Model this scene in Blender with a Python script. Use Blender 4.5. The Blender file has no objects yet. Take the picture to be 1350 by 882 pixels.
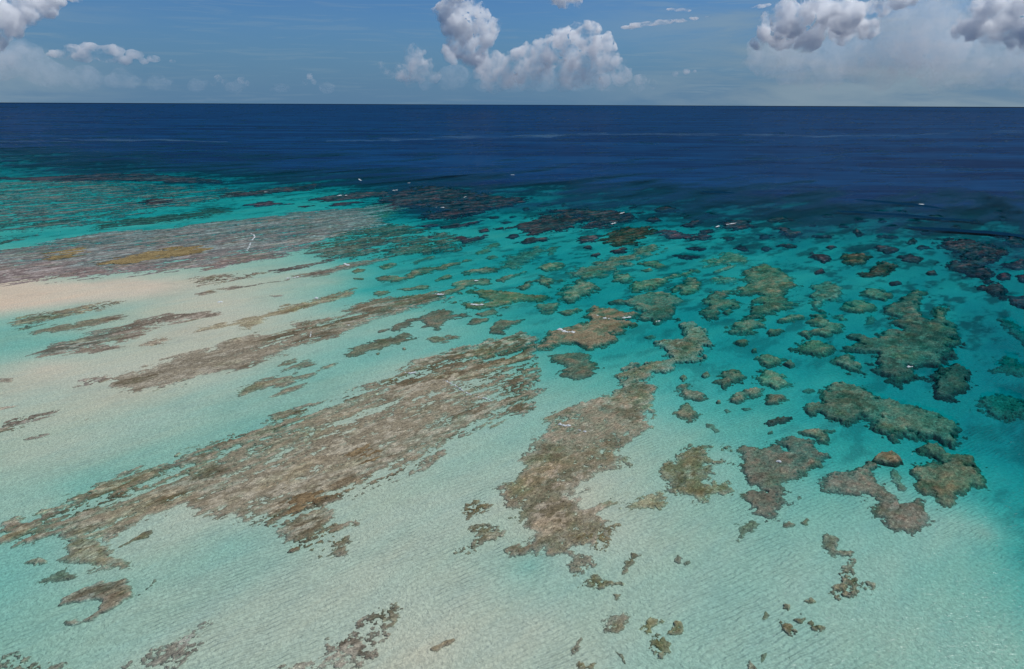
import bpy, bmesh, math, random
import numpy as np
from mathutils import Vector, Matrix

scene = bpy.context.scene
C = scene.collection
R = math.radians

# ------------------------------------------------------------------ camera
CAM_H = 80.0
PW, PH, FPX = 1350.0, 882.0, 912.0
PITCH = math.atan((PH / 2 - 137.0) / FPX)
ROLL = R(0.25)
cam_d = bpy.data.cameras.new('camera')
cam = bpy.data.objects.new('camera', cam_d)
C.objects.link(cam)
cam_d.sensor_width = 36.0
cam_d.lens = 36.0 * FPX / PW
cam_d.clip_start = 1.0
cam_d.clip_end = 200000.0
CAM_M = Matrix.Rotation(math.pi / 2 - PITCH, 3, 'X') @ Matrix.Rotation(ROLL, 3, 'Z')
cam.matrix_world = Matrix.Translation((0, 0, CAM_H)) @ CAM_M.to_4x4()
scene.camera = cam

# ------------------------------------------------------------------ light
SUN_EL, SUN_AZ = R(60), R(75)          # azimuth measured from the view direction (+Y) towards +X
sun_d = bpy.data.lights.new('sun', 'SUN')
sun = bpy.data.objects.new('sun', sun_d)
C.objects.link(sun)
sun_d.energy = 3.4
sun_d.angle = R(0.5)
sun_d.color = (1.0, 0.975, 0.935)
sdir = Vector((math.sin(SUN_AZ) * math.cos(SUN_EL), math.cos(SUN_AZ) * math.cos(SUN_EL), math.sin(SUN_EL)))
sun.rotation_euler = sdir.to_track_quat('Z', 'Y').to_euler()

scene.view_settings.view_transform = 'Standard'
scene.view_settings.look = 'None'
scene.view_settings.exposure = 0.0
scene.view_settings.gamma = 1.0
scene.view_settings.use_curve_mapping = False
scene.cycles.max_bounces = 32
scene.cycles.diffuse_bounces = 2
scene.cycles.glossy_bounces = 2
scene.cycles.transparent_max_bounces = 32
scene.cycles.volume_bounces = 24
scene.cycles.sample_clamp_indirect = 4.0
scene.cycles.sample_clamp_direct = 3.0
scene.cycles.use_denoising = True
scene.cycles.volume_step_rate = 0.5


class NT:
    """Small helper for node trees."""
    def __init__(self, tree):
        self.t = tree
        self.n = tree.nodes
        self.l = tree.links

    def node(self, kind, ins=None, **props):
        nd = self.n.new(kind)
        for k, v in props.items():
            setattr(nd, k, v)
        for k, v in (ins or {}).items():
            s = nd.inputs[k]
            if isinstance(v, bpy.types.NodeSocket):
                self.l.new(v, s)
            else:
                s.default_value = v
        return nd

    def math(self, op, a, b=0.0, c=None, clamp=False):
        ins = {0: a, 1: b}
        if c is not None:
            ins[2] = c
        return self.node('ShaderNodeMath', ins, operation=op, use_clamp=clamp).outputs[0]

    def ramp(self, fac, lo, hi, a=0.0, b=1.0, smooth=True):
        return self.node('ShaderNodeMapRange', {0: fac, 1: lo, 2: hi, 3: a, 4: b},
                         interpolation_type='SMOOTHSTEP' if smooth else 'LINEAR').outputs[0]

    def mixc(self, fac, a, b, blend='MIX'):
        nd = self.n.new('ShaderNodeMix')
        nd.data_type = 'RGBA'
        nd.blend_type = blend
        for i, v in ((0, fac), (6, a), (7, b)):
            s = nd.inputs[i]
            if isinstance(v, bpy.types.NodeSocket):
                self.l.new(v, s)
            else:
                s.default_value = v
        return nd.outputs[2]

    def noise(self, vec, scale, detail=4.0, rough=0.55, dist=0.0):
        return self.node('ShaderNodeTexNoise', {'Vector': vec, 'Scale': scale, 'Detail': detail,
                                                'Roughness': rough, 'Distortion': dist}).outputs[0]

    def mapping(self, vec, scale=(1, 1, 1), rot=(0, 0, 0)):
        return self.node('ShaderNodeMapping', {'Vector': vec, 'Rotation': rot, 'Scale': scale}).outputs[0]


# ------------------------------------------------------------------ sky
world = bpy.data.worlds.new('World')
scene.world = world
world.use_nodes = True
world.node_tree.nodes.clear()
w = NT(world.node_tree)
sky = w.node('ShaderNodeTexSky', sky_type='NISHITA', sun_disc=False, sun_elevation=SUN_EL, sun_rotation=SUN_AZ,
             altitude=80.0, air_density=1.0, dust_density=0.6, ozone_density=1.6)
tc = w.node('ShaderNodeTexCoord').outputs['Generated']
sep = w.node('ShaderNodeSeparateXYZ', {0: tc})
zc = w.math('MAXIMUM', sep.outputs[2], 0.0)
# thin sheets of high cloud, flattened towards the horizon
inv = w.math('DIVIDE', 1.0, w.math('ADD', zc, 0.03))
px_ = w.math('MULTIPLY', sep.outputs[0], inv)
py_ = w.math('MULTIPLY', sep.outputs[1], inv)
plane = w.node('ShaderNodeCombineXYZ', {0: px_, 1: py_, 2: 0.0}).outputs[0]
dirv = w.mapping(tc, (1.0, 1.0, 5.5))
veil = w.noise(w.mapping(tc, (2.4, 2.4, 15.0)), 2.2, 7.0, 0.6, 0.5)
streak = w.noise(w.mapping(tc, (2.0, 2.0, 34.0), (0, R(3), 0)), 5.0, 9.0, 0.62, 0.7)
low = w.ramp(sep.outputs[2], 0.0, 0.16, 1.0, 0.35)
right = w.ramp(sep.outputs[0], -0.05, 0.45, 0.06, 1.0)
leftv = w.ramp(sep.outputs[0], -0.62, -0.38, 1.0, 0.0)
side = w.math('MAXIMUM', right, leftv)
vf = w.math('MULTIPLY', w.ramp(veil, 0.38, 0.66, 0.10, 1.0), side, clamp=True)
sf = w.math('MULTIPLY', w.ramp(streak, 0.48, 0.68, 0.0, 0.6), w.math('ADD', w.math('MULTIPLY', side, .6), .4))
cf = w.math('MAXIMUM', vf, sf, clamp=True)
skycol = w.mixc(1.0, sky.outputs[0], (0.33, 0.62, 1.0, 1), 'MULTIPLY')
hz = w.ramp(sep.outputs[2], 0.0, 0.13, 0.80, 0.0)
skycol = w.mixc(hz, skycol, (1.30, 2.75, 4.75, 1))
bank = w.math('MULTIPLY', w.ramp(sep.outputs[0], .12, .36, 0.0, 1.0), w.ramp(sep.outputs[2], .0, .13, .85, .35))
bank = w.math('MULTIPLY', bank, w.ramp(veil, .34, .58, .35, 1.0))
skycol = w.mixc(bank, skycol, (2.05, 3.2, 4.4, 1))
skycol = w.mixc(w.math('MULTIPLY', cf, 0.62), skycol, (3.5, 4.7, 5.6, 1))
bg = w.node('ShaderNodeBackground', {'Color': skycol, 'Strength': 0.075})
w.l.new(bg.outputs[0], w.node('ShaderNodeOutputWorld').inputs[0])


# ------------------------------------------------------------------ numbers: rays, noise, depth
CM = np.array(CAM_M)


def ray(px, py):
    px = np.asarray(px, float)
    py = np.asarray(py, float)
    v = np.stack([(px - PW / 2) / FPX, -(py - PH / 2) / FPX, -np.ones_like(px)], -1)
    v /= np.linalg.norm(v, axis=-1, keepdims=True)
    return v @ CM.T


def ground(px, py, z=0.0):
    """Where the line of sight through a point of the photograph meets the level z."""
    d = ray(px, py)
    t = (z - CAM_H) / d[..., 2]
    return d[..., :2] * t[..., None]


def _hash(ix, iy, seed):
    h = (ix.astype(np.int64) * 374761393 + iy.astype(np.int64) * 668265263 + seed * 982451653) & 0xFFFFFFFF
    h = ((h ^ (h >> 13)) * 1274126177) & 0xFFFFFFFF
    h = h ^ (h >> 16)
    return (h & 0xFFFFFF) / float(0xFFFFFF)


def vnoise(x, y, seed=0):
    ix, iy = np.floor(x), np.floor(y)
    fx, fy = x - ix, y - iy
    fx = fx * fx * fx * (fx * (fx * 6 - 15) + 10)
    fy = fy * fy * fy * (fy * (fy * 6 - 15) + 10)
    a, b = _hash(ix, iy, seed), _hash(ix + 1, iy, seed)
    c, d = _hash(ix, iy + 1, seed), _hash(ix + 1, iy + 1, seed)
    return (a + (b - a) * fx) * (1 - fy) + (c + (d - c) * fx) * fy


def fbm(x, y, seed=0, octaves=5, rough=0.55):
    s = np.zeros_like(x)
    amp, tot = 1.0, 0.0
    ca, sa = math.cos(0.6), math.sin(0.6)
    for o in range(octaves):
        s += amp * (vnoise(x, y, seed + o * 17) - 0.5) * 2
        tot += amp
        amp *= rough
        x, y = (x * ca - y * sa) * 2.03 + 11.3, (x * sa + y * ca) * 2.03 - 7.1
    return s / tot


def sstep(a, b, x):
    t = np.clip((x - a) / (b - a), 0, 1)
    return t * t * (3 - 2 * t)


# the streaks of sand and rock run this way over the flat
_v = ray(1590.0, 137.0)
SA = math.atan2(_v[1], _v[0])
SU = np.array([math.cos(SA), math.sin(SA)])
SV = np.array([-math.sin(SA), math.cos(SA)])

# soundings: photograph point, length of light path through the water in metres
SOUND = np.array([float(v) for v in """
700 820 1.3 600 700 1.9 500 760 1.4 400 800 1.5 560 860 1.0 300 850 1.6 150 850 2.6 250 740 2.5 100 800 3.2 20 760 3.9
20 725 4.0 300 715 2.7 350 735 2.2 200 800 2.6 340 770 2.0 100 600 2.3 200 560 2.5 300 530 3.0 330 575 3.3 230 615 3.4
60 660 3.2 100 640 4.4 20 600 2.0 20 560 1.6 60 520 1.4 200 485 .9 60 485 .6 100 510 1.1 300 500 1.7 20 450 4.8 10 468 3.4
100 455 3.3 40 443 4.4 0 425 3.2 60 412 1.8 20 412 1.6 100 402 1.3 150 398 1.1 200 394 1.0 0 392 -.8 0 380 -.3 60 385 -.7 60 374 .5 0 370 .8 120 381 -.45 120 372 .7 180 377 -.15 200 368 1.0 250 382 .8 300 400 .9 330 420 1.0
250 440 .8 300 470 1.5 400 400 2.6 450 425 3.2 500 400 4.5 560 430 4.2 480 470 3.7 420 500 3.7 390 550 3.3 560 370 6.5
480 380 5.2 440 372 3.6 380 385 2.4 520 345 7.5 460 340 5.5 420 345 3.6 600 340 9.5 560 325 9.5 650 310 10.5 700 340 10 720 380 8.5 640 385 7.5
680 420 6.8 640 460 5 730 455 6.4 800 350 10.5 860 310 12 820 400 9.5 850 440 8 800 480 5.8 760 520 4.6 720 560 3.6
660 580 3 600 620 2.3 560 650 2.0 650 650 2.1 700 690 1.6 620 760 1.7 750 770 2.6 700 745 3.3 800 800 2 850 840 2.3
780 870 1.8 950 800 2.4 1000 720 3.2 900 720 2.7 820 700 1.7 950 680 3.4 870 560 4.3 900 600 4 860 620 3.2 950 560 5 960 600 4.6
940 460 10 930 420 10.5 990 400 11 900 380 10.5 1000 350 12 980 520 6.4 1060 600 6.4 1100 590 7.2 1150 580 8 1050 480 10
1100 480 10.5 1200 540 12.5 1130 540 9.5 1060 400 12 1150 400 13 1100 340 14 1200 330 15 1290 420 17 1320 500 18
1270 500 16 1340 600 16 1320 650 8.5 1300 560 15 1340 720 5.6 1300 700 4.6 1330 850 4.2 1250 800 4 1200 740 3.9
1100 720 3.6 1050 760 3 1100 850 3 1170 640 4.8 1220 590 8 1000 850 2.5 1080 800 3
20 315 7.5 100 302 8.5 200 290 10 300 270 13 50 270 9.5 20 240 12 100 250 12 200 250 15 300 240 21 400 250 15
100 222 26 0 205 24 200 213 33 400 213 40 350 272 10 450 265 11 500 240 30 600 240 36 700 240 34 560 275 25 450 290 8.5
500 310 8.5 620 290 17 700 285 14 720 250 22 800 285 19 900 290 21 830 255 30 1000 290 22 950 320 14 1050 320 17
1100 290 24 1200 290 24 1300 310 22 1340 330 20 1340 285 36 1200 250 42 1000 240 44 800 230 44 600 215 48 300 200 45
0 185 45 700 190 60 1300 200 60 1000 180 60 300 160 60 -200 200 30 -200 300 8 -200 400 1 -200 500 2 -200 700 3.5
1600 250 60 1600 400 25 1600 600 16 1600 850 6 340 630 1.3 450 565 1.3 560 520 1.4 250 655 1.5 630 485 2.2 160 680 1.8 760 630 1.6 800 550 2.6 720 700 1.5 300 1000 2 800 1000 2 1200 1000 3 -100 1000 3
""".split()]).reshape(-1, 3)
SOUND[:, 2] = np.where((SOUND[:, 2] > 0) & (SOUND[:, 2] < 5), SOUND[:, 2] * .68, SOUND[:, 2])
SOUND[:, 2] = np.where((SOUND[:, 2] > 5) & (SOUND[:, 2] < 24), SOUND[:, 2] * np.where(SOUND[:, 1] < 320, 1.0, np.where(SOUND[:, 2] > 11, 1.08, 1.22)), SOUND[:, 2])


def polar(x, y):
    r = np.hypot(x, y)
    return np.stack([np.arctan2(x, np.maximum(y, 1e-3)) * 1.0, np.log(np.maximum(r, 20.0)) * 0.9], -1)


_g = ground(SOUND[:, 0], SOUND[:, 1])
_P = polar(_g[:, 0], _g[:, 1])
_val = np.sign(SOUND[:, 2]) * np.sqrt(np.abs(SOUND[:, 2]))
_D = np.linalg.norm(_P[:, None] - _P[None], axis=-1)
_A = np.zeros((len(_P) + 1,) * 2)
_A[:-1, :-1] = -_D - 0.004 * np.eye(len(_P))
_A[-1, :-1] = _A[:-1, -1] = 1
_W = np.linalg.solve(_A, np.append(_val, 0))


def path_len(x, y):
    """Length of the light path through the water above a point of the sea bed."""
    sh = x.shape
    x, y = x.ravel(), y.ravel()
    out = np.empty(len(x))
    for i in range(0, len(x), 40000):
        q = polar(x[i:i + 40000], y[i:i + 40000])
        d = np.sqrt(((q[:, None] - _P[None]) ** 2).sum(-1))
        out[i:i + 40000] = -d @ _W[:-1] + _W[-1]
    v = np.sign(out) * out * out
    s, t = x * SU[0] + y * SU[1], x * SV[0] + y * SV[1]
    n = fbm(s / 60, t / 16, 5, 4) * 0.30 + fbm(s / 14, t / 6, 9, 3) * 0.10
    v = np.where(v > 0, v * (1 + n), v)
    return np.clip(v, -2, 60).reshape(sh)


MURK = 1.9                              # how strongly the water tints: depth is light path / MURK


def slant(x, y):
    return 1.1 * MURK + MURK * np.sqrt(x * x + y * y + CAM_H ** 2) / CAM_H


def seabed(x, y):
    L = path_len(x, y)
    return -np.where(L > 0, L / slant(x, y), L * 0.35)


# ------------------------------------------------------------------ objects
def tag(o, label=None, cat=None, group=None, kind=None):
    if label: o['label'] = label
    if cat: o['category'] = cat
    if group: o['group'] = group
    if kind: o['kind'] = kind
    return o


def grid_mesh(name, V, keep, mat, attrs=None, parent=None, smooth=True, loc=(0, 0)):
    """A mesh from a grid of points V[i, j] with the cells in keep[i, j]."""
    ni, nj = V.shape[:2]
    idx = np.arange(ni * nj).reshape(ni, nj)
    q = np.stack([idx[:-1, :-1], idx[1:, :-1], idx[1:, 1:], idx[:-1, 1:]], -1)[keep]
    used = np.unique(q)
    remap = np.zeros(ni * nj, np.int64)
    remap[used] = np.arange(len(used))
    q = remap[q]
    P = V.reshape(-1, 3)[used].copy()
    P[:, 0] -= loc[0]
    P[:, 1] -= loc[1]
    me = bpy.data.meshes.new(name)
    me.vertices.add(len(P))
    me.vertices.foreach_set('co', P.astype(np.float32).ravel())
    me.loops.add(q.size)
    me.loops.foreach_set('vertex_index', q.astype(np.int32).ravel())
    me.polygons.add(len(q))
    me.polygons.foreach_set('loop_start', (np.arange(len(q)) * 4).astype(np.int32))
    me.polygons.foreach_set('loop_total', np.full(len(q), 4, np.int32))
    if smooth:
        me.polygons.foreach_set('use_smooth', np.ones(len(q), bool))
    me.update(calc_edges=True)
    for k, a in (attrs or {}).items():
        if a.ndim == 3:
            at = me.attributes.new(k, 'FLOAT_COLOR', 'POINT')
            c = np.ones((len(used), 4), np.float32)
            c[:, :3] = a.reshape(-1, 3)[used]
            at.data.foreach_set('color', c.ravel())
        else:
            at = me.attributes.new(k, 'FLOAT', 'POINT')
            at.data.foreach_set('value', a.ravel()[used].astype(np.float32))
    me.materials.append(mat)
    o = bpy.data.objects.new(name, me)
    C.objects.link(o)
    if parent:
        o.parent = parent
    o.location = (loc[0], loc[1], 0)
    return o


def new_mat(name):
    m = bpy.data.materials.new(name)
    m.use_nodes = True
    m.node_tree.nodes.clear()
    return m, NT(m.node_tree)


def finish(t, shader=None, volume=None):
    out = t.node('ShaderNodeOutputMaterial')
    if shader: t.l.new(shader, out.inputs[0])
    if volume: t.l.new(volume, out.inputs[1])


# sand: pale coral sand with ripples
def make_sand():
    m, t = new_mat('coral_sand')
    pos = t.node('ShaderNodeNewGeometry').outputs['Position']
    flow = t.mapping(pos, (1, 1, 1), (0, 0, -SA))
    n1 = t.noise(t.mapping(flow, (0.012, 0.04, 0.03)), 1.0, 6.0, 0.6, 0.6)
    n2 = t.noise(t.mapping(flow, (0.1, 0.35, 0.2)), 1.0, 4.0, 0.6)
    col = t.mixc(t.ramp(n1, 0.3, 0.7), (0.555, 0.50, 0.385, 1), (0.615, 0.49, 0.36, 1))
    col = t.mixc(t.ramp(n2, 0.4, 0.75, 0, 0.35), col, (0.44, 0.41, 0.34, 1))
    glitter = t.noise(pos, 1.7, 3.0, 0.65, 0.6)
    col = t.mixc(t.ramp(glitter, .40, .62), t.mixc(1.0, col, (.88, .88, .88, 1), 'MULTIPLY'), t.mixc(1.0, col, (1.10, 1.10, 1.10, 1), 'MULTIPLY'))  # glitter of the water painted into the sand as light and dark flecks
    cov = t.node('ShaderNodeAttribute', attribute_name='cover').outputs[2]
    col = t.mixc(t.math('MULTIPLY', cov, 0.8), col, (0.075, 0.065, 0.065, 1))
    rip = t.node('ShaderNodeTexWave', {'Vector': t.mapping(pos, (1, 1, 1), (0, 0, R(62))), 'Scale': 0.30, 'Distortion': 7.0,
                                       'Detail': 3.0, 'Detail Scale': 0.55, 'Detail Roughness': 0.6},
                 wave_type='BANDS', wave_profile='SIN').outputs[1]
    cell = t.noise(pos, 1.3, 3.0, 0.6, 0.5)
    zone = t.ramp(t.noise(pos, .035, 3.0, .6), .38, .62)
    fine = t.noise(pos, 3.1, 2.0, .6, .4)
    hgt = t.math('ADD', t.math('MULTIPLY', rip, t.math('ADD', t.math('MULTIPLY', zone, .22), .04)),
                 t.math('MULTIPLY', cell, t.math('SUBTRACT', .46, t.math('MULTIPLY', zone, .24))))
    hgt = t.math('ADD', hgt, t.math('MULTIPLY', fine, .12))
    bump = t.node('ShaderNodeBump', {'Height': hgt, 'Strength': 0.95, 'Distance': 1.0})
    b = t.node('ShaderNodeBsdfDiffuse', {'Color': col, 'Normal': bump.outputs[0]})
    finish(t, b.outputs[0])
    return m


# reef rock: colour comes with the mesh, fine growth on top of it
def make_reef(name, grain, amp):
    m, t = new_mat(name)
    pos = t.node('ShaderNodeNewGeometry').outputs['Position']
    flow = t.mapping(pos, (1, 1, 1), (0, 0, -SA))
    att = t.node('ShaderNodeAttribute', attribute_name='col').outputs[0]
    f1 = t.noise(t.mapping(flow, (1.0, 1.6, 1.4)), grain, 6.0, 0.70, 0.4)
    f2 = t.noise(pos, 3.2 * grain, 4.0, 0.65)
    g = t.math('ADD', t.math('MULTIPLY', f1, 0.65), t.math('MULTIPLY', f2, 0.35))
    dark = t.mixc(1.0, att, (0.40, 0.40, 0.41, 1), 'MULTIPLY')
    lite = t.mixc(1.0, att, (2.0, 1.98, 1.92, 1), 'MULTIPLY')
    col = t.mixc(t.ramp(g, 0.38, 0.50), dark, att)
    col = t.mixc(t.ramp(g, 0.52, 0.64), col, lite)
    bump = t.node('ShaderNodeBump', {'Height': g, 'Strength': 1.0, 'Distance': amp})
    b = t.node('ShaderNodeBsdfDiffuse', {'Color': col, 'Normal': bump.outputs[0]})
    finish(t, b.outputs[0])
    return m


def make_surface(name):
    """Air meets water: mostly clear over the shallows, deep blue offshore, wind ripples mirror the sky."""
    m, t = new_mat(name)
    pos = t.node('ShaderNodeNewGeometry').outputs['Position']
    deep = t.node('ShaderNodeAttribute', attribute_name='deep').outputs[2]
    wn = t.noise(t.mapping(pos, (0.9, 1.3, 1)), 1.1, 3.0, 0.6, 0.8)
    sw = t.noise(t.mapping(pos, (0.012, 0.055, 1), (0, 0, R(-4))), 1.0, 4.0, 0.55, 0.4)
    sw2 = t.noise(t.mapping(pos, (0.04, 0.16, 1), (0, 0, R(-6))), 1.0, 4.0, 0.6, 0.4)
    hgt = t.math('ADD', t.math('MULTIPLY', wn, 0.30), t.math('MULTIPLY', t.math('MULTIPLY', sw2, deep), 2.2))
    bump = t.node('ShaderNodeBump', {'Height': hgt, 'Strength': 0.5, 'Distance': 1.0})
    clear = t.node('ShaderNodeBsdfTransparent', {'Color': (1, 1, 1, 1)})
    patch = t.noise(t.mapping(pos, (0.0016, 0.0075, 1), (0, 0, R(-3))), 1.0, 5.0, 0.6, 0.5)
    tone = t.math('ADD', t.math('MULTIPLY', sw, 0.45), t.math('MULTIPLY', patch, 0.55))
    body = t.mixc(t.ramp(tone, 0.38, 0.62), (0.0012, 0.016, 0.058, 1), (0.003, 0.045, 0.128, 1))
    body = t.mixc(t.ramp(deep, .25, 1.0), (0.005, 0.062, 0.120, 1), body)
    blue = t.node('ShaderNodeBsdfDiffuse', {'Color': body})
    under = t.node('ShaderNodeMixShader', {0: deep, 1: clear.outputs[0], 2: blue.outputs[0]})
    fr = t.node('ShaderNodeFresnel', {'IOR': 1.33, 'Normal': bump.outputs[0]}).outputs[0]
    rfl = t.math('MINIMUM', t.math('MULTIPLY', fr, 0.35), t.ramp(deep, 0.0, 1.0, 0.026, 0.065))
    gl = t.node('ShaderNodeBsdfGlossy', {'Color': (1, 1, 1, 1), 'Roughness': t.ramp(deep, 0.0, 1.0, 0.20, 0.16), 'Normal': bump.outputs[0]})
    mx = t.node('ShaderNodeMixShader', {0: rfl, 1: under.outputs[0], 2: gl.outputs[0]})
    finish(t, mx.outputs[0])
    return m


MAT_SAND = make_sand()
MAT_REEF = make_reef('reef_rock', 1.0, 0.5)
MAT_FARREEF = make_reef('reef_rock_far', 0.35, 0.8)
MAT_SEA = make_surface('sea_surface')

# ------------------------------------------------------------------ the sea bed, the water and its surface
deps = np.concatenate([np.linspace(78, 50, 90), np.linspace(49.8, 16, 220), np.linspace(15.93, 2, 260), np.linspace(1.9, 0.09, 50)])
azi = np.linspace(R(-56), R(56), 860)
rr = CAM_H / np.tan(np.radians(deps))
X = rr[:, None] * np.sin(azi)[None]
Y = rr[:, None] * np.cos(azi)[None]
LP = path_len(X, Y)
Z = -np.where(LP > 0, LP / slant(X, Y), LP * 0.35)
keep = np.ones((len(deps) - 1, len(azi) - 1), bool)
pn = fbm((X * SU[0] + Y * SU[1]) / 55, (X * SV[0] + Y * SV[1]) / 22, 301, 6, .62)
cover = sstep(-.12, .22, pn * 1.6 + (LP - 22) / 15) * sstep(300, 430, np.hypot(X, Y))
pn2 = fbm((X * SU[0] + Y * SU[1]) / 13, (X * SV[0] + Y * SV[1]) / 6, 611, 5, .65)
cover = np.maximum(cover, sstep(.10, .42, pn2 + .14 * sstep(8, 15, LP)) * sstep(4.5, 7.5, LP) * (.38 + .45 * sstep(8, 14, LP) * sstep(230, 330, np.hypot(X, Y))))
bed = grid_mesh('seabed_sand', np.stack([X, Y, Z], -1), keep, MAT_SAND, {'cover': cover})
tag(bed, 'pale rippled coral sand of the lagoon floor, bare as a sandbank at the left', 'sand', kind='structure')

m, t = new_mat('sea_water')
va = t.node('ShaderNodeVolumeAbsorption', {'Color': (0.0, 1 - 0.056 / 0.36, 1 - 0.037 / 0.36, 1), 'Density': 0.36 * MURK})
finish(t, None, va.outputs[0])
bm = bmesh.new()
bmesh.ops.create_cube(bm, size=1.0)
for v in bm.verts:
    v.co = Vector((v.co.x * 150000, v.co.y * 75000 + 37000, -30 if v.co.z < 0 else 0.0))
me = bpy.data.meshes.new('sea_water')
bm.to_mesh(me)
me.materials.append(m)
o = bpy.data.objects.new('sea_water', me)
C.objects.link(o)
tag(o, 'clear turquoise lagoon water turning navy offshore', 'water', kind='structure')

HOLE = np.zeros_like(X)                # where a reef breaks the surface sheet

# ------------------------------------------------------------------ reefs
ORIG = dict(A=(0, 260), B=(250, 260), C=(450, 260), D=(650, 260), E=(850, 260), F=(1050, 260), G=(0, 400), H=(250, 400),
            I=(500, 400), J=(750, 400), K=(1050, 400), L=(0, 560), M=(250, 560), N=(550, 560), O=(800, 560), Q=(1050, 560))
ORIG2 = dict(R=(0, 720), S=(300, 720), T=(600, 720), U=(900, 720), V=(450, 200), W=(750, 200), X=(0, 200), Y=(250, 200))


def outline(crop, s):
    a = np.array([float(v) for v in s.replace(',', ' ').split()]).reshape(-1, 2)
    if crop in ORIG:
        return a / 4.41 + np.array(ORIG[crop])
    if crop in ORIG2:
        return a / 4.5 + np.array(ORIG2[crop])
    return a


#  style: k (top's light path as a share of the sea bed's), gap share, streakiness, edge width m, roughness of outline m, relief m,
#         three colours (rock, growth, sediment)
STYLE = {
    'crust': dict(dust=.45, k=.22, gap=.30, aniso=4.5, w=1.6, edge=2.2, rel=.30, c=((.150, .120, .073), (.225, .184, .115), (.43, .385, .28))),
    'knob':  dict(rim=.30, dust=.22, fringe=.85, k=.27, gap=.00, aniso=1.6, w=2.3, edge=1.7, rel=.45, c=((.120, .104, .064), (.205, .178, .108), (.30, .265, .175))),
    'clump': dict(dust=.45, fringe=1.9, fleck=.65, frag=1.8, k=.35, gap=.46, aniso=1.8, w=1.2, edge=2.6, rel=.30, c=((.140, .114, .062), (.215, .175, .096), (.36, .315, .215))),
    'pale':  dict(dust=.5, fleck=.45, frag=1.5, k=.45, gap=.56, aniso=5.5, w=1.0, edge=2.2, rel=.14, c=((.15, .125, .095), (.23, .195, .15), (.42, .37, .30))),
    'olive': dict(dust=.35, k=.62, gap=.28, aniso=2.5, w=3.0, edge=3.5, rel=.35, c=((.13, .12, .075), (.20, .18, .12), (.28, .25, .18))),
    'flat':  dict(k=.22, gap=.14, aniso=6.0, w=2.5, edge=4.0, rel=.12, c=((.155, .125, .118), (.21, .172, .160), (.33, .29, .27))),
    'dark':  dict(fringe=1.2, k=.19, gap=.20, aniso=3.0, w=3.0, edge=4.5, rel=.60, c=((.048, .038, .048), (.078, .062, .074), (.13, .105, .112))),
    'streak': dict(k=.55, gap=.48, aniso=7.0, w=2.5, edge=4.0, rel=.3, c=((.11, .085, .07), (.16, .125, .105), (.25, .21, .17))),
}

REEFS = []


def reef(name, style, crop, pts, label=None, cat='coral reef', group=None, **kw):
    if style == 'clump' and crop in 'NSTU':        # loose scatters: sparse growth over a wider patch
        kw.setdefault('spread', 1.35)
        kw['gap'] = max(kw.get('gap', 0), .52)
    REEFS.append(dict(name=name, style=style, pts=outline(crop, pts), label=label, cat=cat, group=group, kw=kw))

# -- the near flats and outcrops, traced from the photograph
reef('reef_flat', 'crust', 'px', '0,712 0,691 23,679 34,686 57,673 91,664 93,655 113,648 120,635 159,628 188,618 234,613 240,598 272,585 279,581 300,573 345,563 363,547 431,525 477,509 515,497 527,486 552,472 591,461 622,453 627,461 641,449 688,437 712,446 704,466 715,491 718,497 711,516 704,527 704,541 688,548 668,551 647,563 627,568 613,581 586,593 579,605 550,622 515,637 477,651 468,662 436,666 455,680 472,691 468,714 452,732 431,723 420,733 390,728 370,723 377,710 357,694 325,695 295,685 268,680 238,671 222,678 193,685 172,698 156,707 122,712 95,714 68,707 45,716 14,716',
     'huge streaky brown reef flat running diagonally across the left foreground, the largest of all', sed=.95, red=.55, lm='the huge streaky reef flat')
reef('reef_flat', 'clump', 'L', '330,770 390,690 540,670 600,690 640,740 740,760 775,810 770,850 640,850 520,845 480,800 420,790',
     'ragged brown reef lobe hanging below the left end of the huge streaky flat', gap=.15, lm='the ragged reef lobe')
reef('reef_patch', 'clump', 'R', '120,105 180,70 240,60 290,80 280,100 200,108', 'small brown reef spit at the far left, beside the ragged reef lobe', gap=.2)
reef('reef_patch', 'olive', 'R', '220,210 330,150 400,120 420,150 450,185 390,210 300,225 240,250', 'faint olive reef patch between the ragged lobe and the forked reef')
reef('forked_reef', 'crust', 'R', '355,350 380,310 500,250 600,200 640,215 740,195 790,250 790,280 850,260 920,195 942,205 900,250 840,295 740,325 700,355 600,405 540,440 430,480 370,470 390,445 480,440 570,390 600,340 590,310 540,310 460,330',
     'brown Y-shaped reef with two prongs and a thin tail at lower left', gap=.04, edge=.8, w=.6, fringe=.7, lm='the Y-shaped reef')
reef('rock_outcrop', 'knob', 'L', '700,710 780,660 830,615 890,610 905,630 860,665 800,672', 'small teardrop rock with a pointed tail in front of the huge streaky flat', edge=.6)
reef('coral_rubble', 'pale', 'R', '690,729 760,670 900,590 1060,520 1210,475 1240,495 1150,560 1290,560 1280,600 1150,640 1100,700 1050,729 900,760 720,760',
     'sparse brown rubble streaks on sand at the bottom edge, left of centre', gap=.6, aniso=3)
reef('coral_rubble', 'pale', 'R', '-40,729 -40,640 60,630 200,660 400,690 480,729 380,770 100,780', 'thin scatter of rubble in the bottom left corner', gap=.72, aniso=2.2, fleck=.75, frag=2.2)
reef('coral_rubble', 'pale', 'S', '290,729 480,690 600,640 600,560 720,500 720,460 850,370 1000,370 1025,450 1000,500 880,590 870,670 760,729 700,770 400,770',
     'broad tongue of speckled rubble on sand at bottom centre', gap=.55, aniso=2.2, lm='the rubble tongue at bottom centre')
reef('coral_patch', 'clump', 'S', '1130,590 1200,600 1320,550 1330,575 1240,635 1200,620', 'small brown coral streak right of the rubble tongue at bottom centre', gap=.35)
reef('coral_outcrop', 'knob', 'S', '1010,225 1050,198 1060,212 1020,232', 'lone tiny dark coral head on bare sand above the rubble tongue', edge=.4)
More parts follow.
